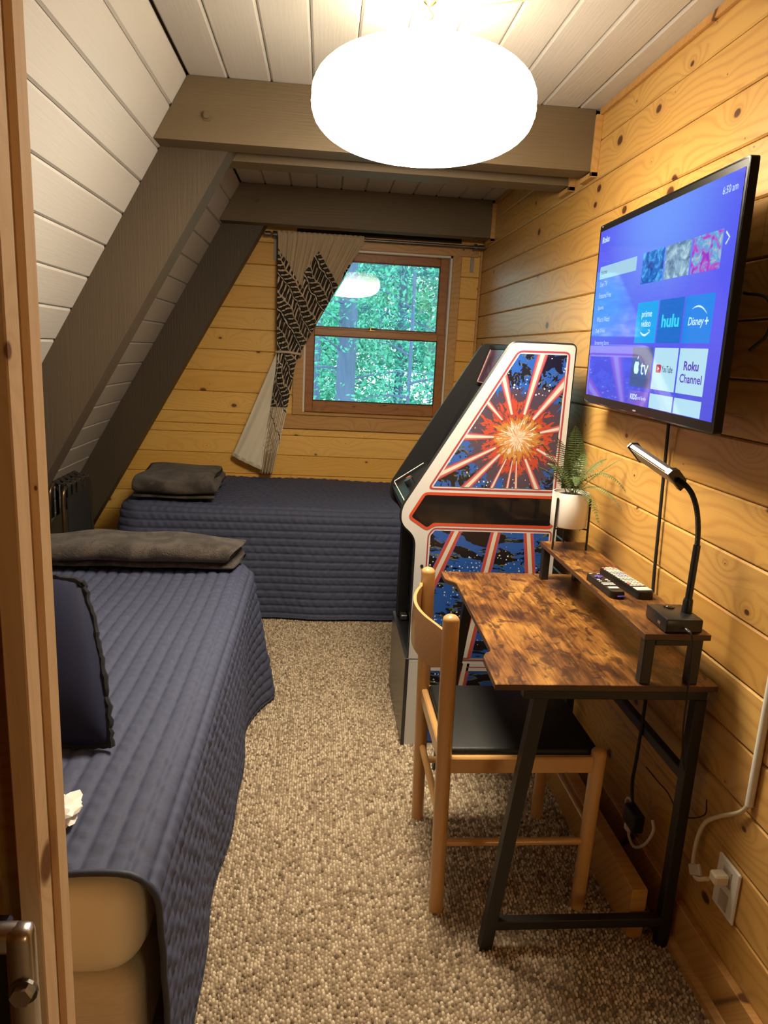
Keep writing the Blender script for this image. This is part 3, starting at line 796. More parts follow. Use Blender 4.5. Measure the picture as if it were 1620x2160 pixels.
# ================================================================== LANTERN
def lantern():
    C = (.247, 2.112, 2.152)
    t = thing('pendant_lantern', C, 'large glowing white flattened paper lantern hanging from the ceiling', 'lamp')
    a, c, p = .300, .128, 2.5
    prof = []
    zlo = -c*.985
    for k in range(81):
        th = -PI/2+PI*k/80
        cz, sz = math.cos(th), math.sin(th)
        r = a*abs(cz)**(2/p); z = c*(1 if sz > 0 else -1)*abs(sz)**(2/p)
        if r < .058: continue
        prof.append((r*(1+.004*math.sin(k*2.6)), z))
    def glow(n, b):   # emission shaped by height: weak top spares the ceiling, strong bottom fills below
        nz = n.sep(n.new('ShaderNodeNewGeometry').outputs['Position'])[2]
        e = n.ramp(n.math('MULTIPLY_ADD', nz, 1/.256, -2.024/.256), [(.0, (1, 1, 1)), (.14, (.95, .95, .95)), (.34, (.34, .34, .34)), (.60, (.135, .135, .135)), (.85, (.035, .035, .035))])
        n.put(b.inputs['Emission Strength'], n.math('MULTIPLY', e, LANTERN_L))
    paperm = mat('glowing_paper', (.9, .88, .8), .8, emit=(1.0, .86, .63), es=LANTERN_L, build=glow)
    mk('paper_shade', B().lathe(prof, C, 72, cap=False), paperm, t, True, angle=180)
    wire = mat('lantern_wire', (.25, .22, .16), .5)
    mk('rim_ring', B().tube([(C[0]+.059*math.cos(q), C[1]+.059*math.sin(q), C[2]-.1275) for q in np.arange(32)*2*PI/32], .0016, 6, closed=True), wire, t, True)
    mk('rim_ring', B().tube([(C[0]+.059*math.cos(q), C[1]+.059*math.sin(q), C[2]+.1275) for q in np.arange(32)*2*PI/32], .0016, 6, closed=True), wire, t, True)
    mk('light_bulb', B().lathe([(.004, -.045), (.022, -.038), (.032, -.018), (.030, .0), (.018, .022), (.014, .05), (.013, .075)], (C[0], C[1], C[2]-.02), 16), mat('bulb_glow', (1, 1, 1), .4, emit=(1, .86, .63), es=6), t, True, angle=180)
    cordm = mat('cream_cord', (.62, .54, .34), .5)
    mk('cord', B().tube(spline([(C[0], C[1], C[2]+.08), (C[0], C[1], 2.30), (C[0]-.004, C[1], 2.36), (C[0]+.003, C[1]+.004, 2.372), (C[0]+.05, C[1]+.0, 2.387), (C[0]+.16, C[1]-.03, 2.394), (.62, 1.98, 2.396), (.96, 1.90, 2.396)], 8), .0028, 8), cordm, t, True)
    hk = B(); hk.lathe([(.017, .0), (.017, -.004), (.010, -.010), (.004, -.014)], (C[0]+.003, C[1]+.004, 2.405), 16)
    hk.tube(spline([(C[0]+.003, C[1]+.004, 2.392), (C[0]+.004, C[1]+.004, 2.383), (C[0]+.012, C[1], 2.374), (C[0]+.010, C[1], 2.363), (C[0], C[1], 2.359), (C[0]-.008, C[1], 2.365)], 6), .0022, 8)
    mk('ceiling_hook', hk, BRASS, t, True)
lantern()

# ================================================================== ARCADE CABINET
AY0, AY1 = 2.53, 3.03
def clip(poly, conv):
    out = list(poly); n = len(conv)
    area = sum(conv[i][0]*conv[(i+1) % n][1]-conv[(i+1) % n][0]*conv[i][1] for i in range(n)); sg = 1 if area > 0 else -1
    for i in range(n):
        a, c = conv[i], conv[(i+1) % n]; inp = out; out = []
        if not inp: return []
        side = lambda p: sg*((c[0]-a[0])*(p[1]-a[1])-(c[1]-a[1])*(p[0]-a[0]))
        for k in range(len(inp)):
            p, q = inp[k], inp[(k+1) % len(inp)]; sp, sq = side(p), side(q)
            if sp >= 0: out.append(p)
            if (sp >= 0) != (sq >= 0):
                t = sp/(sp-sq); out.append((p[0]+t*(q[0]-p[0]), p[1]+t*(q[1]-p[1])))
    return out
def artmat(cx, cz, hot):
    def f(n, b):
        x, y, z = n.sep(n.new('ShaderNodeNewGeometry').outputs['Position'])
        dx = n.math('SUBTRACT', x, cx); dz = n.math('SUBTRACT', z, cz)
        rr = n.math('SQRT', n.math('ADD', n.math('MULTIPLY', dx, dx), n.math('MULTIPLY', dz, dz)))
        an = n.math('ARCTAN2', dz, dx)
        sw = n.noise(n.comb(n.math('MULTIPLY', an, 2.6), n.math('MULTIPLY', rr, 9), 0), 2.2, 4, .62, .7)
        sw2 = n.noise(n.comb(n.math('MULTIPLY', an, 3.4), n.math('MULTIPLY', rr, 13), 5), 3.0, 3, .6, .6)
        black = (.008, .007, .010); blue = (.018, .085, .36); olive = (.13, .14, .055)
        c = n.mix(n.math('GREATER_THAN', sw, .50), black, blue)
        edge = n.math('MULTIPLY', n.math('GREATER_THAN', sw, .485), n.math('LESS_THAN', sw, .512))
        c = n.mix(n.math('MULTIPLY', edge, n.math('GREATER_THAN', sw2, .50)), c, olive)
        c = n.mix(n.math('GREATER_THAN', sw2, .60), c, black)
        if hot:
            rn = n.math('ADD', rr, n.math('MULTIPLY', n.math('SUBTRACT', sw, .5), .20))
            c = n.mix(n.math('LESS_THAN', rn, .185), c, (.060, .042, .070))
            red = n.math('MULTIPLY', n.math('LESS_THAN', rn, .128), n.math('GREATER_THAN', sw2, .44))
            c = n.mix(red, c, (.40, .055, .025))
            c = n.mix(n.math('MULTIPLY', n.math('LESS_THAN', rn, .080), n.math('GREATER_THAN', sw2, .36)), c, (.40, .19, .04))
            c = n.mix(n.math('LESS_THAN', n.math('ADD', rn, n.math('MULTIPLY', sw2, .05)), .072), c, (.56, .53, .46))
            c = n.mix(n.math('MULTIPLY', n.math('LESS_THAN', rn, .05), n.math('GREATER_THAN', sw2, .52)), c, (.50, .20, .04))
        vo = n.voro(n.comb(x, z, 0), 62, 1.0, '2D'); cr, cg, cb = n.sep(vo['Color'])
        cl = n.noise(n.comb(x, z, 2), 9, 2)
        star = n.math('MULTIPLY', n.math('LESS_THAN', vo['Distance'], n.math('MULTIPLY_ADD', cr, .16, .05)), n.math('MULTIPLY', n.math('GREATER_THAN', cl, .52), n.math('GREATER_THAN', cg, .35)))
        if hot: star = n.math('MULTIPLY', star, n.math('GREATER_THAN', rr, .15))
        c = n.mix(star, c, (.60, .60, .60))
        n.put(b.inputs['Base Color'], c)
    return f
WHITE_CAB = mat('white_cabinet_vinyl', (.54, .53, .52), .35)
REDLINE = mat('red_print', (.46, .060, .025), .4); REDD = mat('dark_red_print', (.33, .04, .05), .4)
CREAMP = mat('cream_print', (.56, .53, .47), .4); PURP = mat('violet_print', (.22, .09, .30), .4)
BLACKC = mat('black_cabinet', (.010, .010, .011), .38)
def arcade():
    t = thing('arcade_cabinet', (.62, 2.78, 0), 'white and black upright arcade cabinet with red and blue space beam side art', 'arcade cabinet')
    prof = [(.885, .366), (.36, .366), (.36, .845), (.302, .895), (.302, .952), (.657, 1.556), (.885, 1.558)]
    rr = [0, 0, .045, .028, .028, .022, .018]
    pp = rpoly(prof, rr, 6)
    low = [(.885, 0), (.362, 0), (.362, .361), (.885, .361)]
    near = lambda y: (lambda u, v, w: (u, y+w, v))
    mk('side_panel', B().prism(pp, 0, .016, near(AY0)), WHITE_CAB, t)
    mk('side_panel', B().prism(pp, 0, .016, near(AY1-.016)), BLACKC, t)
    mk('riser_side', B().prism(low, 0, .016, near(AY0)), WHITE_CAB, t)
    mk('riser_side', B().prism(low, 0, .016, near(AY1-.016)), BLACKC, t)
    # black edge moulding following the near panel
    ed = pp[1:-1]
    mk('edge_moulding', B().tube([(u, AY0+.009, v) for u, v in pp], .0075, 6, closed=True), BLACKC, t, True)
    mk('riser_front', B().box((.348, AY0-.002, .002), (.362, AY1+.012, .366), .001), mat('black_laminate_front', (.03, .028, .027), .25), t)
    mk('riser_top', B().box((.362, AY0+.016, .345), (.885, AY1-.016, .361)), BLACKC, t)
    mk('front_panel', B().box((.405, AY0+.016, .366), (.418, AY1-.016, .85)), BLACKC, t)
    mk('coin_door', B().box((.396, AY0+.14, .42), (.405, AY1-.14, .72), .003), BLACKG, t)
    mk('front_strip', B().box((.362, AY1-.05, .366), (.404, AY1-.018, .85)), BLACKC, t)
    mk('latch', B().box((.372, AY1-.10, .366), (.40, AY1-.055, .388), .003), DSTEEL, t)
    mk('control_deck', B().prism([(.318, .915), (.312, .945), (.455, 1.045), (.455, .90), (.40, .85)], AY0+.016, AY1-.016, lambda u, v, w: (u, w, v)), BLACKC, t)
    mk('deck_guard', B().bar((.318, AY0+.03, .966), (.318, AY1-.03, .966), .004, .004).bar((.318, AY0+.03, .966), (.44, AY0+.03, 1.05), .004, .004).bar((.318, AY1-.03, .966), (.44, AY1-.03, 1.05), .004, .004), WHITEP, t)
    mk('spinner_knob', B().tube([(.37, 2.83, .985), (.355, 2.83, 1.008)], .02, 16), BLACKP, t, True)
    for y in (2.66, 2.71, 2.94): mk('button', B().tube([(.375, y, .988), (.370, y, .998)], .012, 12), REDLINE, t, True)
    mk('screen_bezel', B().prism([(.455, 1.03), (.630, 1.385), (.650, 1.375), (.475, 1.02)], AY0+.016, AY1-.016, lambda u, v, w: (u, w, v)), BLACKG, t)
    mk('marquee', B().prism([(.645, 1.405), (.690, 1.535), (.70, 1.53), (.655, 1.40)], AY0+.02, AY1-.02, lambda u, v, w: (u, w, v)),
       mat('marquee_print', rough=.25, build=lambda n, b: n.put(b.inputs['Base Color'], n.ramp(n.noise(n.vmath('MULTIPLY', n.obj(), (30, 9, 14)), 1, 3, .6, .8), [(.35, (.012, .01, .02)), (.5, (.09, .03, .08)), (.6, (.03, .10, .10)), (.72, (.20, .07, .12))]))), t)
    mk('marquee_trim', B().tube([(.643, AY1-.035, 1.40), (.689, AY1-.035, 1.535)], .003, 6).tube([(.643, AY1-.035, 1.40), (.643, AY0+.03, 1.40)], .003, 6), mat('pinkish_line', (.35, .16, .16), .4), t)
    mk('top_panel', B().box((.685, AY0+.016, 1.535), (.88, AY1-.016, 1.55)), BLACKC, t)
    mk('back_panel', B().box((.865, AY0+.016, .36), (.88, AY1-.016, 1.54)), BLACKC, t)
    for (x, z) in ((.388, .735),): mk('screw', B().tube([(x, AY0-.002, z), (x, AY0+.004, z)], .006, 10), BLACKP, t)
    mk('screw', B().tube([(.455, AY0-.002, .343), (.455, AY0+.004, .343)], .005, 10), BLACKP, t)
    # printed panels, a fraction of a millimetre proud
    def flat(name, poly, dy, mts, par=t): return mk(name, B().prism(poly, AY0-dy, AY0+.002, lambda u, v, w: (u, w, v)), mts, par)
    def outline(poly, off, w, dy, mt, par=t, name='outline_print', r=.01):
        c = np.array(poly); ctr = c.mean(0)
        def grow(d):
            out = []
            n = len(c); ar = sum(c[i][0]*c[(i+1) % n][1]-c[(i+1) % n][0]*c[i][1] for i in range(n)); sg = -1 if ar > 0 else 1
            for i in range(n):
                a, p, q = c[i-1], c[i], c[(i+1) % n]
                e1 = (p-a)/np.linalg.norm(p-a); e2 = (q-p)/np.linalg.norm(q-p)
                n1 = sg*np.array([-e1[1], e1[0]]); n2 = sg*np.array([-e2[1], e2[0]])
                bs = n1+n2; bs /= max(1e-6, bs@n1); out.append(p+bs*d)
            return rpoly(out, max(r+d, .002), 4)
        A_, B_ = grow(off), grow(off+w); n = len(A_); vs = [(u, AY0-dy, v) for u, v in A_]+[(u, AY0-dy, v) for u, v in B_]
        return mk(name, B().add(vs, [(i, (i+1) % n, n+(i+1) % n, n+i) for i in range(n)]), mt, par)
    up = [(.687, 1.519), (.856, 1.522), (.853, 1.039), (.411, 1.037)]
    lo = [(.428, .872), (.857, .872), (.857, .372), (.413, .372), (.413, .852)]
    lo2 = [(.413, .350), (.857, .350), (.857, .012), (.413, .012)]
    mid = [(.386, 1.004), (.860, 1.004), (.858, .902), (.420, .901), (.398, .882), (.338, .921)]
    cu = (.703, 1.225)
    ART1 = mat('space_side_art', rough=.3, build=artmat(*cu, True)); ART2 = mat('space_lower_art', rough=.3, build=artmat(.70, 1.6, False))
    a1 = flat('upper_art', up, .0006, ART1); outline(up, .006, .006, .0007, REDD, a1, r=.008)
    a2 = flat('lower_art', lo, .0006, ART2); outline(lo, .006, .005, .0007, REDD, a2, r=.004)
    a3 = flat('riser_art', lo2, .0006, ART2)
    mk('red_stripe_print', B().box((.413, AY0-.0012, .332), (.857, AY0, .336)), REDD, a3)
    mk('white_stripe_print', B().box((.413, AY0-.0011, .318), (.857, AY0, .350)), WHITE_CAB, a3)
    flat('black_panel_print', rpoly(mid, .006, 3), .0006, BLACKG); outline(mid, .0, .011, .0008, REDLINE, r=.008)
    Zp = lambda p: (np.array([820+p[0]/3.857, 700+p[1]/3.857]))
    # beams
    ends = [(.627, 1.46), (.770, 1.53), (.862, 1.43), (.862, 1.265), (.860, 1.145), (.795, 1.035), (.716, 1.03), (.682, 1.03), (.622, 1.03), (.525, 1.03), (.438, 1.085), (.532, 1.222), (.595, 1.335)]
    wid = [.018, .020, .020, .016, .015, .016, .007, .007, .009, .017, .016, .016, .012]
    def beam(p0, p1, w0, w1, conv, par, dyb, cols=((1.0, PURP), (.82, REDD), (.36, CREAMP))):
        p0, p1 = np.array(p0), np.array(p1); d = (p1-p0)/np.linalg.norm(p1-p0); nn = np.array([-d[1], d[0]])
        bb = B(); ms = []
        for k, (fr, mt) in enumerate(cols):
            q = [tuple(p0+nn*w0*fr), tuple(p1+nn*w1*fr), tuple(p1-nn*w1*fr), tuple(p0-nn*w0*fr)]
            q = clip(q, conv)
            if len(q) >= 3: bb.add([(u, AY0-dyb-.0002*k, v) for u, v in q], [tuple(range(len(q)))], k); ms.append(mt)
        if bb.v: mk('beam_print', bb, [c[1] for c in cols], par)
    for e, w in zip(ends, wid):
        e = np.array(e); d = e-np.array(cu); Ld = np.linalg.norm(d); d /= Ld
        beam(np.array(cu)+d*.085, np.array(cu)+d*(Ld+.05), w*.45, w*1.12, up, a1, .0009, ((1.0, REDD), (.75, mat('rose_print', (.42, .12, .12), .4)), (.40, CREAMP)))
    for conv, par, pts in ((lo, a2, (((.520, .90), (.36, .50)), ((.660, .90), (.575, .372)), ((.775, .90), (.85, .372)))), (lo2, a3, (((.60, .5), (.535, 0)), ((.84, .37), (.88, 0)), ((.42, .5), (.30, 0))))):
        for p0, p1 in pts: beam(p0, p1, .019, .026, conv, par, .0009, ((1.0, PURP), (.80, REDLINE), (.36, CREAMP)))
arcade()

# ================================================================== DESK
ZD = .757
def desk():
    t = thing('desk', (.70, 1.95, 0), 'rustic brown desk with black steel frame and a raised shelf against the right wall', 'desk')
    top = [(.972, 1.52), (.972, 2.40), (.437, 2.40), (.437, 2.315), (.447, 2.295), (.462, 2.280), (.468, 2.255), (.460, 1.735), (.456, 1.712), (.438, 1.695), (.430, 1.675), (.424, 1.52)]
    b = B(); b.prism(top, ZD-.0155, ZD, lambda u, v, w: (u, v, w))
    o = mk('desktop', b, [RUSTIC, DESKEDGE], t)
    for p in o.data.polygons:
        if abs(p.normal.z) < .5: p.material_index = 1
    md = o.modifiers.new('bev', 'BEVEL'); md.width = .0012; md.segments = 1; md.limit_method = 'ANGLE'
    zt = ZD-.0165
    for y in (1.548, 2.368):
        s = mk('top_rail', B().bar((.50, y, zt-.014), (.957, y, zt-.014), .028, .028), BLACKM, t)
        mk('leg', B().bar((.943, y, 0), (.943, y, zt-.028), .03, .03, up=(0, 1, 0)), BLACKM, t)
        mk('leg', B().prism([(.450, 0), (.482, 0), (.560, zt-.027), (.526, zt-.027)], y-.014, y+.014, lambda u, v, w: (u, w, v)), BLACKM, t)
        mk('foot_rail', B().bar((.475, y, .075), (.93, y, .075), .026, .026), BLACKM, t)
    mk('back_rail', B().bar((.943, 1.563, .495), (.943, 2.353, .495), .022, .03), BLACKM, t)
    mk('top_side_rail', B().bar((.943, 1.562, zt-.014), (.943, 2.354, zt-.014), .026, .026), BLACKM, t)
    # raised shelf
    b = B(); b.box((.772, 1.522, .872), (.935, 2.362, .887), .001); o = mk('raised_shelf', b, [RUSTIC, DESKEDGE], t)
    for p in o.data.polygons:
        if abs(p.normal.z) < .5: p.material_index = 1
    for y in (1.540, 2.342):
        for x in (.790, .908):
            mk('shelf_post', B().bar((x, y, ZD), (x, y, .872), .026, .026, up=(0, 1, 0)), BLACKM, t)
        mk('shelf_rail', B().bar((.803, y, .864), (.895, y, .864), .026, .015), BLACKM, t)
desk()
b = B(); b.box((.857, 1.566, 0), (.900, 2.345, .15), .002)
tag(mk('wooden_plank', b, PINE_TRIM), 'low pine board standing on the carpet under the desk', 'plank')

# ================================================================== CHAIR
def chair():
    t = thing('dining_chair', (.56, 1.88, 0), 'light beech chair with black vinyl seat pulled up to the desk', 'chair')
    R = .0215
    def post(x0, x1, y, zt, r=R, r0=.0195):
        pr = [(x0+(x1-x0)*k/zt, y, k) for k in np.linspace(0, zt-r*.75, 12)]; rs = list(np.linspace(r0, r, 12))
        for a in np.linspace(.25, 1.35, 6): pr.append((x1, y, zt-r*.75+r*.75*math.sin(a))); rs.append(r*math.cos(a))
        return B().tube(pr, rs, 18)
    for y in (1.682, 2.085): mk('back_post', post(.359, .341, y, .867), BEECH, t, True)
    for y in (1.682, 2.085): mk('front_leg', post(.762, .770, y, .497, .0205, .019), BEECH, t, True)
    RB = mat('beech_rail', rough=.3, coat=.4, build=pine((.58, .33, .12), (.53, .285, .095), (.47, .235, .07), (.44, .22, .065), grainy=.35))
    for y in (1.682, 2.085):
        mk('seat_rail', B().box((.36, y-.010, .425), (.76, y+.010, .472), .004), RB, t)
        mk('stretcher', B().tube([(.36, y, .213), (.765, y, .213)], .0105, 12), RB, t, True)
    mk('seat_rail', B().box((.342, 1.69, .425), (.362, 2.08, .472), .004), RB, t)
    mk('seat_rail', B().box((.758, 1.69, .425), (.778, 2.08, .472), .004), RB, t)
    mk('stretcher', B().tube([(.357, 1.69, .268), (.357, 2.08, .268)], .0105, 12), RB, t, True)
    mk('stretcher', B().tube([(.764, 1.69, .268), (.764, 2.08, .268)], .0105, 12), RB, t, True)
    mk('seat', B().box((.364, 1.694, .452), (.776, 2.073, .486), .011, seg=3), VINYL, t, True)
    # bent plywood backrest
    n = 30; th = .0045; rows = []
    for k in range(n+1):
        s = k/n; y = 1.690+(2.078-1.690)*s
        x = .337-.058*math.sin(PI*s)**.8
        if s > .9: y = 2.078-.006*(1-s)
        e = min(s, 1-s); dz = .022*max(0, 1-e/.16)**2
        rows.append([(x-th, y, .700+dz), (x-th-.002, y, .76), (x-th, y, .822-dz*.35), (x+th, y, .822-dz*.35), (x+th-.002, y, .76), (x+th, y, .700+dz), (x-th, y, .700+dz)])
    bb = B(); bb.grid(rows); bb.add(rows[0][:6], [tuple(range(6))]); bb.add(rows[-1][:6], [tuple(range(6))])
    mk('backrest', bb, RB, t, True, angle=50)
chair()

# ================================================================== TELEVISION
def text_mesh(s, w=None, h=None, bold=0.0, shear=0.0):
    cu = bpy.data.curves.new('txt', 'FONT'); cu.body = s; cu.size = 1; cu.align_x = 'LEFT'; cu.offset = bold; cu.shear = shear; cu.resolution_u = 3
    ob = bpy.data.objects.new('txt', cu); COL.objects.link(ob); bpy.context.view_layer.update()
    me = bpy.data.meshes.new_from_object(ob.evaluated_get(bpy.context.evaluated_depsgraph_get()))
    v = np.array([p.co[:] for p in me.vertices]); f = [tuple(p.vertices) for p in me.polygons]
    bpy.data.objects.remove(ob); bpy.data.curves.remove(cu); bpy.data.meshes.remove(me)
    lo, hi = v.min(0), v.max(0); v = v-lo; sz = hi-lo
    if w: sx = w/sz[0]
    if h: sy = h/sz[1]
    if not w: sx = sy
    if not h: sy = sx
    v[:, 0] *= sx; v[:, 1] *= sy; v[:, 2] = 0
    return v, f
def emis(name, c, s=.76):
    if name in MATS: return MATS[name]
    mt = bpy.data.materials.new(name); mt.use_nodes = True; n = NT(mt); bs = n.n['Principled BSDF']
    bs.inputs['Base Color'].default_value = (.004, .004, .004, 1); bs.inputs['Roughness'].default_value = .06
    bs.inputs['Emission Color'].default_value = (*c, 1); bs.inputs['Emission Strength'].default_value = s
    MATS[name] = mt; return mt
def tv():
    W_, H_ = .925, .925/1.64
    y_, t_, r_ = [math.radians(a) for a in (-2.85, 1.05, .65)]
    def rot(x, y, z):
        y, z = y*math.cos(r_)-z*math.sin(r_), y*math.sin(r_)+z*math.cos(r_)
        x, z = x*math.cos(t_)-z*math.sin(t_), x*math.sin(t_)+z*math.cos(t_)
        x, y = x*math.cos(y_)-y*math.sin(y_), x*math.sin(y_)+y*math.cos(y_)
        return np.array([x, y, z])
    C = np.array([.868, 1.957, 1.6475])
    X, Y, Z = rot(0, -1, 0), rot(0, 0, 1), rot(-1, 0, 0)
    root = thing('television', tuple(C), 'flat screen television showing a blue streaming menu, mounted on the right wall', 'television')
    def L(p): return C+X*p[0]+Y*p[1]+Z*p[2]
    def part(name, b, mts, par, **k):
        b.v = [np.array([L(p) for p in v]) for v in b.v]; return mk(name, b, mts, par, **k)
    hw, hh = W_/2, H_/2
    part('casing', B().prism(rpoly([(-hw, -hh), (hw, -hh), (hw, hh), (-hw, hh)], .010, 4), -.019, 0, lambda u, v, w: (u, v, w)), mat('tv_casing', (.005, .005, .005), .3, spec=.12), root)
    part('back_cover', B().box((-hw*.72, -hh*.75, -.060), (hw*.72, hh*.6, -.019), .01), BLACKP, root)
    part('wall_mount', B().box((-.16, -.12, -.105), (.16, .12, -.060), .003), BLACKM, root)
    part('rim', B().tube([(u, v, -.002) for u, v in rpoly([(-hw+.003, -hh+.003), (hw-.003, -hh+.003), (hw-.003, hh-.003), (-hw+.003, hh-.003)], .008, 4)], .003, 6, closed=True), BLACKG, root, smooth=True)
    sx0, sx1, sy0, sy1 = -hw+.012, hw-.014, -hh+.026, hh-.020
    SW, SH = sx1-sx0, sy1-sy0
    # screen glow: blue with slow gradient of the picture itself
    def scr(n, b):
        u, v, _ = n.sep(n.uv())
        bl = n.mix(n.sstep(n.vmath('LENGTH', n.comb(n.math('SUBTRACT', u, .55), n.math('MULTIPLY', n.math('SUBTRACT', v, 1.0), .8), 0)), .55, .05), (.085, .095, .78), (.135, .28, .86))
        bl = n.mix(n.sstep(n.vmath('LENGTH', n.comb(n.math('SUBTRACT', u, .12), n.math('SUBTRACT', v, .52), 0)), .35, .02), bl, (.045, .18, .78))
        bl = n.mix(n.sstep(v, .45, .0), bl, (.06, .075, .64))
        n.put(b.inputs['Emission Color'], bl)
    SCR = mat('screen_picture', (.004, .004, .006), .05, emit=(.06, .08, .6), es=.80, build=scr)
    sb = B(); sb.add([(sx0, sy0, .0008), (sx1, sy0, .0008), (sx1, sy1, .0008), (sx0, sy1, .0008)], [(0, 1, 2, 3)])
    screen = part('screen', sb, SCR, root, fixn=False, uv=[(0, 0), (1, 0), (1, 1), (0, 1)])
    P = lambda u, v, z=.0012: (sx0+u*SW, sy0+v*SH, z)
    def tile(name, u0, u1, v0, v1, mt, z=.0012, uv=True):
        b = B(); b.add([P(u0, v0, z), P(u1, v0, z), P(u1, v1, z), P(u0, v1, z)], [(0, 1, 2, 3)])
        return part(name, b, mt, screen, fixn=False, uv=[(0, 0), (1, 0), (1, 1), (0, 1)])
    def txt(s, u, v, wu=None, hv=None, mt=None, bold=0, shear=0, z=.0018):
        ve, f = text_mesh(s, wu*SW if wu else None, hv*SH if hv else None, bold, shear)
        b = B(); b.add(ve+np.array(P(u, v, z)), f); return part('lettering', b, mt, screen, fixn=False)
    def line(pts, w, mt, z=.0018, name='logo_mark'):
        q = np.array([P(u, v, z) for u, v in pts]); d = np.gradient(q[:, :2], axis=0); d /= np.linalg.norm(d, axis=1)[:, None]; nn = np.stack([-d[:, 1], d[:, 0], 0*d[:, 0]], -1)
        ww = np.array(w if hasattr(w, '__len__') else [w]*len(q))[:, None]
        b = B(); b.grid(np.stack([q-nn*ww, q+nn*ww], 1)); return part(name, b, mt, screen, fixn=False)
    PALE = emis('screen_pale', (.33, .58, .76)); TXTW = emis('screen_white_text', (.60, .80, .95)); TXTD = emis('screen_dim_text', (.48, .62, .98))
    WHT = emis('screen_tile_white', (.42, .70, .84)); DKT = emis('screen_dark_text', (.03, .05, .12))
    CY = emis('screen_cyan', (.0, .36, .82)); HB = emis('screen_hulu_blue', (.0, .14, .58)); DB = emis('screen_disney_blue', (.0, .22, .78)); AT = emis('screen_slate', (.055, .10, .28))
    VIO = emis('screen_violet', (.15, .10, .62)); RKP = emis('screen_roku_purple', (.09, .05, .46)); RED = emis('screen_red', (.52, .02, .07)); HUL = emis('screen_hulu_text', (.03, .62, .86))
    txt('Roku', .027, .925, .075, .036, TXTW, .018, .15); tile('menu_bar', .033, .385, .711, .785, PALE); txt('Home', .048, .738, .062, .026, DKT)
    for s, v, w in (('Live TV', .664, .075), ('Featured Free', .596, .128), ('Sports', .521, .062), ('What to Watch', .453, .136), ('Daily Trivia', .381, .098), ('Streaming Store', .309, .152)):
        txt(s, .049, v, w, .030, TXTD)
    txt('Search', .050, .250, .06, .022, emis('screen_faint', (.10, .13, .62)))
    txt('6:50 am', .905, .925, .072, .030, TXTW); line([(.949, .772), (.968, .747), (.953, .722)], .0022, TXTW, name='chevron')
    cols = [(.436, .597), (.607, .767), (.777, .936)]
    def poster(seed, stops, blob=None):
        def f(n, b):
            u, v, _ = n.sep(n.uv()); q = n.noise(n.comb(n.math('MULTIPLY', u, 3.0), n.math('MULTIPLY', v, 2.2), seed), 1.5, 4, .6, .8)
            n.put(b.inputs['Emission Color'], n.ramp(q, stops))
        return mat('poster_print_%d' % seed, (.004, .004, .004), .06, emit=(1, 1, 1), es=.76, build=f)
    pm = [poster(1, [(.3, (.005, .03, .22)), (.5, (.0, .16, .62)), (.68, (.10, .50, .85))]), poster(2, [(.3, (.06, .10, .20)), (.5, (.18, .34, .50)), (.68, (.45, .65, .75))]), poster(3, [(.3, (.22, .03, .50)), (.45, (.45, .06, .55)), (.55, (.05, .40, .70)), (.68, (.60, .45, .50))])]
    for (a, c), mt in zip(cols, pm): tile('poster_tile', a, c, .630, .788, mt)
    for (a, c), mt in zip(cols, (CY, HB, DB)): tile('app_tile', a, c, .326, .535, mt)
    for (a, c), mt in zip(cols, (AT, WHT, WHT)): tile('app_tile', a, c, .098, .303, mt)
    for (a, c), mt in zip(cols, (VIO, WHT, WHT)): tile('app_tile', a, c, .003, .076, mt)
    LW = emis('screen_logo_white', (.62, .88, .97))
    txt('prime', .478, .448, .078, .042, LW, .006); txt('video', .481, .408, .072, .036, LW, .006)
    line([(.480+.068*k, .382-.016*math.sin(PI*k)) for k in np.linspace(0, 1, 12)], [.0012+.0018*math.sin(PI*k) for k in np.linspace(0, 1, 12)], LW)
    line([(.540, .392), (.552, .390), (.550, .376)], .0014, LW)
    txt('hulu', .632, .400, .116, .062, HUL, .035)
    txt('Disney', .805, .392, .088, .048, LW, .008, .12); txt('+', .898, .404, .020, .032, LW, .02)
    line([(.820+.085*k, .462+.030*math.sin(PI*(.15+.62*k))-.032*k*k) for k in np.linspace(0, 1, 16)], [.0004+.0016*math.sin(PI*k) for k in np.linspace(0, 1, 16)], LW)
    # fruit mark and tv
    ap = []
    for k in range(40):
        a = 2*PI*k/40; r = 1-.10*math.cos(2*a+PI)*0; x = math.sin(a)*(1+.06*math.cos(2*a)); y = math.cos(a)
        y = y-.22*math.exp(-(x/.32)**2)*(1 if y > 0 else 0)+.14*math.exp(-(x/.28)**2)*(1 if y < 0 else 0)
        dxb, dyb = x-1.15, y-.12
        db = math.hypot(dxb, dyb)
        if db < .46: x, y = 1.15+dxb/db*.46, .12+dyb/db*.46
        ap.append((.481+.0215*x, .198+.037*y))
    b = B(); b.add([P(u, v, .0018) for u, v in ap], [tuple(range(40))]); part('logo_mark', b, LW, screen, fixn=False)
    lf = [(.482, .240), (.484, .252), (.492, .262), (.491, .250), (.486, .241)]
    b = B(); b.add([P(u, v, .0018) for u, v in lf], [tuple(range(5))]); part('logo_mark', b, LW, screen, fixn=False)
    txt('tv', .513, .163, .062, .062, LW, .004)
    b = B(); b.prism(rpoly([(0, 0), (1, 0), (1, 1), (0, 1)], .22, 4), 0, .0002, lambda u, v, w: P(.632+u*.034, .182+v*.040, .0016+w)); part('logo_mark', b, RED, screen, fixn=False)
    b = B(); b.add([P(.644, .192, .0021), P(.644, .212, .0021), P(.656, .202, .0021)], [(0, 1, 2)]); part('logo_mark', b, LW, screen, fixn=False)
    txt('YouTube', .670, .186, .075, .032, DKT, .01)
    txt('Roku', .812, .204, .086, .042, RKP, .03); txt('Channel', .795, .148, .128, .040, RKP, .02)
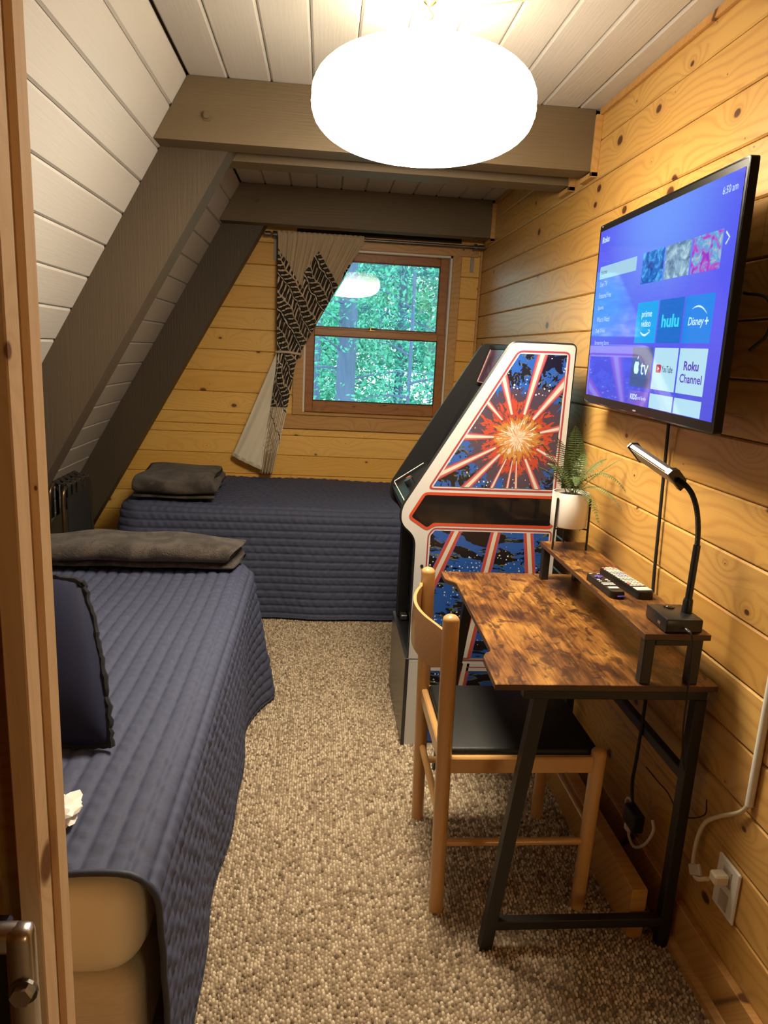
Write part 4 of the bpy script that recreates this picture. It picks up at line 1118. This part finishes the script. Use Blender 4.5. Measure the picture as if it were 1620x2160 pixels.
    txt('KIDS', .455, .028, .055, .030, LW, .02); txt('and family', .515, .026, .068, .026, TXTW)
    ve, f_ = text_mesh('SAMSUNG', .026*SW, .0085*SH, .02)
    b = B(); b.add(ve+np.array(P(.486, -.0345, .0012)), f_); part('brand_badge', b, mat('badge_silver', (.6, .6, .62), .4, .5), root, fixn=False)
    b = B(); b.add([P(.012, 1.024, .0012), P(.017, 1.024, .0012), P(.017, 1.031, .0012), P(.012, 1.031, .0012)], [(0, 1, 2, 3)]); part('indicator_dot', b, mat('white_dot', (.8, .8, .8), .4), root, fixn=False)
    mk('cable_loop', B().tube(spline([L((hw-.05, .02, -.05)), L((hw+.004, .005, -.075)), L((hw+.006, -.06, -.085)), L((hw-.03, -.10, -.07))], 8), .004, 8), BLACKR, root, smooth=True)
tv()

# cable from the television down the wall
pts = spline([(.972, 1.955, 1.40), (.977, 1.952, 1.25), (.977, 1.935, 1.05), (.976, 1.915, .86), (.966, 1.86, .72), (.935, 1.79, .58), (.925, 1.775, .42), (.925, 1.78, .33), (.93, 1.77, .26)], 10)
tag(mk('power_cable', B().tube(pts, .0048, 10), BLACKR, None, True), 'black cable running down the pine wall below the television', 'cable')
# adapter and white cord under the desk
t = thing('power_adapter', (.935, 1.75, .16), 'black power adapter with white cord hanging under the desk', 'power adapter')
mk('body', B().box((.912, 1.715, .205), (.945, 1.785, .262), .004), BLACKP, t)
mk('plug', B().box((.915, 1.755, .180), (.940, 1.780, .205), .006), WHITEP, t)
mk('cord', B().tube(spline([(.928, 1.768, .182), (.93, 1.762, .160), (.935, 1.735, .150), (.945, 1.70, .185), (.950, 1.675, .245), (.952, 1.69, .270)], 8), .0042, 8), WHITEP, t, True)
mk('cord', B().tube(spline([(.93, 1.79, .225), (.925, 1.80, .245), (.925, 1.795, .268), (.928, 1.77, .275)], 8), .0036, 8), WHITEP, t, True)
tag(mk('thin_wire', B().tube(spline([(.962, 1.785, .375), (.968, 1.72, .37), (.966, 1.66, .376), (.96, 1.57, .37), (.975, 1.50, .42), (.97, 1.49, .47)], 8), .0018, 6), BLACKR, None, True), 'thin dark wire strung behind the desk leg', 'wire')

# white raceway cord, outlet and plug
t = thing('wall_outlet', (XW, 1.383, .242), 'white wall outlet plate low on the right wall', 'outlet')
mk('plate', B().box((XW-.008, 1.340, .243), (XW, 1.427, .377), .003), WHITEP, t)
mk('socket', B().box((XW-.010, 1.366, .255), (XW-.008, 1.400, .298), .001).box((XW-.010, 1.366, .318), (XW-.008, 1.400, .362), .001), mat('socket_grey', (.42, .36, .28), .45), t)
t = thing('white_cord', (XW, 1.36, .30), 'white cord in a raceway running down to the wall outlet', 'cord')
mk('raceway', B().tube([(XW-.009, 1.351, 1.32), (XW-.009, 1.351, .552)], .0095, 10), WHITEP, t, True)
mk('cord', B().tube(spline([(XW-.009, 1.351, .556), (XW-.012, 1.372, .520), (XW-.015, 1.44, .46), (XW-.016, 1.49, .405), (XW-.018, 1.507, .335), (XW-.03, 1.485, .285), (XW-.045, 1.44, .290), (XW-.04, 1.405, .318)], 10), .0052, 10), IVORY, t, True)
mk('plug', B().box((XW-.045, 1.368, .326), (XW-.010, 1.398, .352), .004), IVORY, t)
mk('plastic_tag', B().obb((XW-.045, 1.452, .305), [(0, .8, -.6), (0, .6, .8), (1, 0, 0)], (.026, .013, .004), .002), CLEARP, t)

# ================================================================== THINGS ON THE DESK
ZS = .887
def fern():
    C = np.array([.838, 2.290, 0])
    t = thing('planter', (C[0], C[1], ZS), 'white pot in a black three legged stand on the raised shelf', 'planter')
    zb, zt = .962, 1.078
    mk('pot', B().lathe([(.050, zb), (.058, zb+.001), (.060, zb+.004), (.0615, zt-.002), (.0605, zt), (.0575, zt), (.056, zt-.012), (.001, zt-.014)], (C[0], C[1], 0), 40), CERAM, t, True)
    mk('soil', B().lathe([(.056, zt-.013), (.03, zt-.006), (.002, zt-.004)], (C[0], C[1], 0), 24, cap=False), SOIL, t, True)
    for a in (-148, -33, 78):
        a = math.radians(a); d = np.array([math.cos(a), math.sin(a), 0])
        p = C+d*.0655
        mk('stand_leg', B().bar((p[0]+d[0]*.003, p[1]+d[1]*.003, ZS), (p[0], p[1], zt-.015), .007, .007, up=d), BLACKM, t)
        mk('stand_arm', B().bar((C[0], C[1], zb-.004), (p[0], p[1], zb-.004), .006, .005), BLACKM, t)
    GRN = mat('fern_leaf', rough=.5, build=lambda n, b: (n.put(b.inputs['Base Color'], n.mix(n.noise(n.obj(), 60, 2), (.042, .085, .024), (.13, .19, .055)))))
    STM = mat('fern_stem', (.07, .09, .03), .6)
    f = thing('fern', (C[0], C[1], zt-.012), 'small green fern with arching fronds in the white pot', 'plant')
    c0 = np.array([C[0], C[1], zt-.010])
    tips = [((.815, 2.255, 1.300), .10), ((.705, 2.235, 1.240), .02), ((.760, 2.26, 1.262), .04), ((.845, 2.262, 1.252), .06), ((.968, 2.22, 1.205), .02), ((.968, 2.16, 1.105), .135), ((.945, 2.12, 1.055), .10), ((.880, 2.13, 1.005), .115), ((.700, 2.24, 1.165), .03), ((.730, 2.30, 1.230), .03),
            ((.90, 2.37, 1.20), .05), ((.77, 2.36, 1.16), .05), ((.955, 2.31, 1.19), .05), ((.80, 2.15, 1.12), .09)]
    for k, (tip, arch) in enumerate(tips):
        tip = np.array(tip); midp = (c0*.5+tip*.5)+np.array([0, 0, arch]); base = c0+RNG.normal(0, .008, 3)*[1, 1, 0]
        pts = bez(base, midp, tip, 26); Lf = sum(np.linalg.norm(pts[i+1]-pts[i]) for i in range(25))
        fr = mk('frond', B().tube(pts, list(np.linspace(.0016, .0006, 26)), 5), STM, f, True)
        bb = B()
        npin = 24; pp_ = bez(base, midp, tip, npin+6)
        for i in range(4, npin+5):
            s = i/(npin+5); d = pp_[i+1]-pp_[i-1]; d /= np.linalg.norm(d)
            sd = np.cross(d, (0, 0, 1.0)); nn_ = np.linalg.norm(sd)
            sd = sd/nn_ if nn_ > .2 else np.array([1.0, 0, 0])
            if nn_ <= .55: sd = np.array([.93, -.36, 0])
            sd -= d*(sd@d); sd /= np.linalg.norm(sd); up = np.cross(sd, d)
            ln = .026*min(1, s*2.2+.15)*min(1, (1.03-s)*2.3)*random.uniform(.85, 1.1); wd = .0036
            for sg in (-1, 1):
                o = sg*sd; e = o*ln+d*ln*.28-np.array([0, 0, ln*.22])
                q = pp_[i]; w = d*wd*.5
                v = [q-w*.6, q+e*.35-w+up*.0015, q+e*.75-w*.8, q+e, q+e*.75+w*.8, q+e*.35+w+up*.0015, q+w*.6]
                bb.add(v, [(0, 1, 5, 6), (1, 2, 4, 5), (2, 3, 4)])
        mk('leaflets', bb, GRN, fr, False, fixn=False)
fern()

def desk_lamp():
    t = thing('desk_lamp', (.865, 1.56, ZS), 'black gooseneck desk lamp with ridged metal bar head on the raised shelf', 'lamp')
    X0, X1, Y0, Y1 = .822, .914, 1.527, 1.637
    mk('base', B().box((X0, Y0, ZS+.001), (X1, Y1, ZS+.036), .005, seg=2), BLACKP, t, True)
    zt = ZS+.036
    mk('switch', B().lathe([(.014, 0), (.013, .003), (.009, .003), (.008, .004)], (.868, 1.612, zt), 18), BLACKG, t, True)
    mk('usb_port', B().box((X0-.0006, 1.555, ZS+.012), (X0+.001, 1.568, ZS+.019)), CHROME, t)
    px, py = .896, 1.578
    mk('neck_collar', B().lathe([(.0125, 0), (.0125, .006), (.0115, .03), (.0105, .034)], (px, py, zt), 20), BLACKP, t, True)
    neck = spline([(px, py, zt+.03), (px+.002, py+.002, 1.03), (px+.004, py+.006, 1.105), (px-.004, py+.010, 1.165), (px-.020, py+.014, 1.208), (px-.040, py+.018, 1.232), (px-.058, py+.022, 1.242)], 14)
    mk('lower_neck', B().tube(neck[:26], .0085, 14), BLACKP, t, True)
    rs = [.0062+.0007*math.sin(i*2.4) for i in range(len(neck[25:]))]
    dense = []
    for a, c in zip(neck[25:-1], neck[26:]): dense += [a, (a*2+c)/3, (a+2*c)/3]
    mk('gooseneck', B().tube(dense, [.0066 if i % 2 else .0058 for i in range(len(dense))], 12), BLACKP, t, True)
    h0 = np.array([px-.056, py+.024, 1.243]); h1 = np.array([.802, 1.765, 1.287]); d = (h1-h0)/np.linalg.norm(h1-h0)
    sd = np.cross(d, (0, 0, 1.0)); sd /= np.linalg.norm(sd); up = np.cross(sd, d)
    # tilt the bar a little towards the room
    a = math.radians(-40); sd, up = sd*math.cos(a)+up*math.sin(a), up*math.cos(a)-sd*math.sin(a)
    sec = [(-.024, -.006), (-.024, .001), (-.016, .008), (-.0135, .0065), (-.011, .0095), (-.0085, .0075), (-.006, .0105), (-.0035, .008), (0, .011), (.0035, .008), (.006, .0105), (.0085, .0075), (.011, .0095), (.0135, .0065), (.016, .008), (.024, .001), (.024, -.006)]
    fn = lambda u, v, w: h0+sd*u*1.3+up*v*1.3+d*w
    mk('lamp_head', B().prism(sec, .012, .168, fn), mat('ridged_aluminium', (.15, .135, .12), .5, .9), t)
    mk('light_strip', B().prism([(-.019, -.0075), (.019, -.0075), (.019, -.006), (-.019, -.006)], .016, .164, fn), mat('frosted_strip', (.50, .48, .46), .3), t)
    for w0, w1 in ((.0, .014), (.166, .170)):
        mk('end_cap', B().prism([(-.026, -.009), (-.026, .002), (-.015, .012), (.015, .012), (.026, .002), (.026, -.009)], w0, w1, fn), BLACKP, t)
    cd = spline([(.868, Y0, ZS+.014), (.872, Y0-.022, ZS+.012), (.878, 1.500, .872), (.884, 1.503, .80), (.888, 1.506, .74), (.905, 1.522, .60), (.965, 1.56, .42)], 8)
    mk('cord', B().tube(cd, .0022, 8), BLACKR, t, True)
    mk('cord_plug', B().tube([(.868, Y0+.001, ZS+.014), (.872, Y0-.020, ZS+.012)], .0036, 10), DSTEEL, t, True)
desk_lamp()

def remotes():
    def frame(cx, cy, ang, z):
        a = math.radians(ang); d = np.array([math.sin(a), math.cos(a), 0]); s = np.array([math.cos(a), -math.sin(a), 0])
        return lambda u, v, w: np.array([cx, cy, z])+s*u+d*v+np.array([0, 0, w])
    def ob(b, fn, c, h, bev=.002):
        o = fn(0, 0, 0); return b.obb(fn(*c), [fn(1, 0, 0)-o, fn(0, 1, 0)-o, (0, 0, 1)], h, bev)
    # streaming remote
    fn = frame(.803, 1.853, -3, ZS); o = fn(0, 0, 0)
    t = thing('streaming_remote', tuple(o), 'small black streaming remote with purple arrow pad on the raised shelf', 'remote')
    b = B(); b.prism(rpoly([(-.021, -.085), (.021, -.085), (.021, .085), (-.021, .085)], .012, 4), .001, .017, fn); b.prism(rpoly([(-.019, -.083), (.019, -.083), (.019, .083), (-.019, .083)], .011, 4), .017, .0195, fn)
    mk('body', b, BLACKP, t)
    PU = mat('purple_rubber', (.10, .06, .36), .5); BW = mat('white_button', (.62, .62, .60), .45)
    b = B(); ob(b, fn, (0, .045, .021), (.012, .005, .002)); ob(b, fn, (0, .045, .0212), (.005, .012, .002)); mk('arrow_pad', b, PU, t)
    for x in (-.012, .012):
        mk('button', ob(B(), fn, (x, .072, .0205), (.004, .002, .001), .0005), BW, t)
        mk('button', ob(B(), fn, (x, .018, .0205), (.004, .003, .001), .0005), BW, t)
        mk('button', ob(B(), fn, (x, .004, .0205), (.004, .003, .001), .0005), BW, t)
        mk('channel_button', ob(B(), fn, (x*.75, -.014, .0205), (.008, .0035, .001), .0005), BW, t)
        mk('channel_button', ob(B(), fn, (x*.75, -.026, .0205), (.008, .0035, .001), .0005), BW, t)
    mk('channel_button', ob(B(), fn, (0, -.052, .0205), (.014, .007, .001), .0005), BW, t)
    mk('fabric_tag', ob(B(), fn, (.006, -.087, .008), (.010, .004, .0015), .0005), PU, t)
    # television remote
    fn = frame(.873, 1.878, -6, ZS); o = fn(0, 0, 0)
    t = thing('television_remote', tuple(o), 'larger black remote covered in pale buttons beside the small one', 'remote')
    b = B(); b.prism(rpoly([(-.024, -.112), (.024, -.112), (.026, .112), (-.026, .112)], .012, 4), .001, .020, fn); b.prism(rpoly([(-.0225, -.108), (.0225, -.108), (.0245, .110), (-.0245, .110)], .011, 4), .020, .0225, fn)
    mk('body', b, BLACKP, t)
    BI = mat('ivory_button', (.60, .56, .48), .5); BR = mat('red_button', (.45, .10, .08), .5); BB = mat('bluish_button', (.38, .42, .52), .5)
    for r in range(13):
        for c in range(4):
            mt = BR if (r == 0 and c in (0, 3)) or (r == 11 and c == 0) else BB if (r in (4, 5, 6) and c in (1, 2, 3)) else BI
            mk('button', ob(B(), fn, (-.0165+c*.011, .101-r*.0134, .0233), (.0042, .0046, .0012), .0006), mt, t)
    mk('label_plate', ob(B(), fn, (0, -.088, .0228), (.0215, .0125, .0008), .0004), mat('silver_label', (.66, .64, .58), .4), t)
    ve, f_ = text_mesh('SAMSUNG', .016, .0032)
    b = B(); b.add([fn(v[0]-.008, v[1]-.090, .0239) for v in ve], f_); mk('lettering', b, mat('dark_ink', (.05, .05, .05), .6), t, fixn=False)
remotes()

# ================================================================== DOOR PULL at the left edge
d = thing('door_1', (-.5, .66, 0), 'pine door folded back at the left edge with a steel pull handle', None, None, 'structure')
mk('door_leaf', B().box((-1.08, .655, .01), (-.318, .682, 2.03), .002), PLAINP, d)
b = B(); yh = .600
mk('pull_handle', B().box((-.286, yh, .60), (-.2605, yh+.024, .945), .009, seg=3).box((-.38, yh+.002, .916), (-.268, yh+.024, .945), .009, seg=3), CHROME, d, True, angle=60)
mk('handle_plate', B().box((-.38, yh+.024, .58), (-.290, yh+.040, .935), .003), BLACKP, d)
mk('handle_mount', B().box((-.36, yh+.04, .62), (-.32, .655, .92), .002), BLACKP, d)
mk('bolt', B().tube([(-.268, yh+.002, .882), (-.268, yh-.010, .882)], .0105, 6), CHROME, d)
mk('washer', B().tube([(-.268, yh+.001, .882), (-.268, yh-.003, .882)], .0135, 16), DSTEEL, d)

# ================================================================== HALL LAMP behind the viewer (mirrors in the window)
t = thing('side_table', (1.24, -1.0, 0), 'small pine side table in the hall behind the viewer', 'table')
mk('table_top', B().box((.95, -1.25, .50), (1.52, -.75, .53), .003), PINE_TRIM, t)
for x in (.98, 1.49):
    for y in (-1.22, -.78): mk('leg', B().box((x-.02, y-.02, 0), (x+.02, y+.02, .50)), PINE_TRIM, t)
t = thing('drum_lamp', (1.24, -1.0, .53), 'glowing drum shade table lamp reflected in the window', 'lamp')
mk('lamp_base', B().lathe([(.07, 0), (.07, .015), (.02, .03), (.02, .2), (.012, .26)], (1.24, -1.0, .53), 20), CERAM, t, True)
mk('lamp_shade', B().lathe([(.205, 0), (.205, .21)], (1.24, -1.0, .78), 36, cap=False), mat('glowing_linen', (.7, .6, .4), .8, emit=(1, .74, .38), es=10), t, True)

# ================================================================== OUTSIDE
LEAF = mat('leaf_green', rough=.5, build=lambda n, b: n.put(b.inputs['Base Color'], n.mix(n.noise(n.obj(), 2.5, 2), (.03, .42, .30), (.22, .74, .50))))
LEAFN = mat('needle_green', rough=.6, build=lambda n, b: n.put(b.inputs['Base Color'], n.mix(n.noise(n.obj(), 2.5, 2), (.05, .24, .26), (.12, .38, .36))))
BARK = mat('grey_bark', rough=.9, build=lambda n, b: n.put(b.inputs['Base Color'], n.mix(n.noise(n.vmath('MULTIPLY', n.obj(), (30, 30, 6)), 1, 3), (.08, .14, .26), (.20, .28, .44))))
b = B(); b.box((-25, 5.2, -3.1), (30, 45, -3.0))
tag(mk('ground', b, mat('forest_floor', (.10, .16, .07), 1), org=(0, 20, -3)), 'green forest ground outside the window', 'ground', None, 'structure')
def tree(x, y, rt, hgt, nleaf, spread, label, lm=LEAF, lsz=.05, nbr=10, zlo=-.6, zhi=5.0, lean=0):
    rg = np.random.default_rng(int(abs(x*100)+y*37))
    t = thing('tree', (x, y, -3), label, 'tree', 'trees outside the window')
    tr = B(); zs = np.linspace(-3, hgt, 10); tr.tube([(x+lean*(z+3)+.03*math.sin(z), y, z) for z in zs], list(np.linspace(rt*1.2, rt*.6, 10)), 10)
    mk('trunk', tr, BARK, t, True)
    br = B(); pts = []
    for k in range(nbr):
        z = rg.uniform(zlo, zhi*.8); a = rg.uniform(0, 2*PI); L = rg.uniform(.5, 1)*spread
        p0 = np.array([x+lean*(z+3), y, z]); p2 = p0+np.array([math.cos(a)*L, math.sin(a)*L, rg.uniform(-.25, .35)*L]); p1 = (p0+p2)/2+np.array([0, 0, .15*L])
        pl = bez(p0, p1, p2, 7); br.tube(pl, list(np.linspace(.016, .004, 7)), 5); pts += [pl[i] for i in range(2, 7)]
        for q in range(4):
            s0 = pl[rg.integers(2, 6)]; e = s0+rg.normal(0, .32, 3)*spread*.5; br.tube([s0, (s0+e)/2+[0, 0, .04], e], [.005, .004, .002], 4); pts += [e, (s0+e)/2]
    mk('branches', br, BARK, t, True)
    if nleaf:
        pts = np.array(pts); c = pts[rg.integers(0, len(pts), nleaf)]+rg.normal(0, .15, (nleaf, 3))*spread*.55
        u = rg.normal(0, 1, (nleaf, 3)); u /= np.linalg.norm(u, axis=1)[:, None]; w = rg.normal(0, 1, (nleaf, 3)); w -= u*(u*w).sum(1)[:, None]; w /= np.linalg.norm(w, axis=1)[:, None]
        s = lsz*rg.uniform(.6, 1.3, nleaf)[:, None]
        V = np.stack([c-u*s, c+w*s*.45, c+u*s, c-w*s*.45], 1).reshape(-1, 3)
        bb = B(); bb.add(V, np.arange(nleaf*4).reshape(-1, 4)); o = mk('foliage', bb, lm, t, False, fixn=False); o['kind'] = 'stuff'
    return t
tree(.26, 9.0, .125, 8, 3500, 1.5, 'thick straight trunked tree in the middle of the window view', nbr=14, lsz=.034)
tree(-.10, 10.2, .045, 8, 4200, 1.6, 'slender tree just left of the thick trunk outside', nbr=12, lsz=.036)
tree(.95, 8.2, .022, 6, 3200, 1.2, 'slim sapling right of the thick trunk outside', nbr=14, lsz=.030)
tree(2.3, 11.5, .09, 8, 9000, 2.0, 'dark needled tree at the right of the window view', LEAFN, .045, 26)
tree(1.5, 14.5, .10, 8, 12000, 2.8, 'broad leafy tree far behind at centre right outside', nbr=24, lsz=.055)
tree(-.6, 14.0, .10, 8, 12000, 2.8, 'broad leafy tree far behind at the left outside', nbr=24, lsz=.055)
tree(.6, 19.0, .12, 9, 14000, 3.6, 'tall leafy tree farthest back outside', nbr=28, lsz=.075)
tree(3.6, 18.0, .12, 9, 11000, 3.4, 'large leafy tree at the far right outside', nbr=24, lsz=.075)
tree(-2.6, 18.0, .12, 9, 10000, 3.4, 'large leafy tree at the far left outside', nbr=22, lsz=.075)
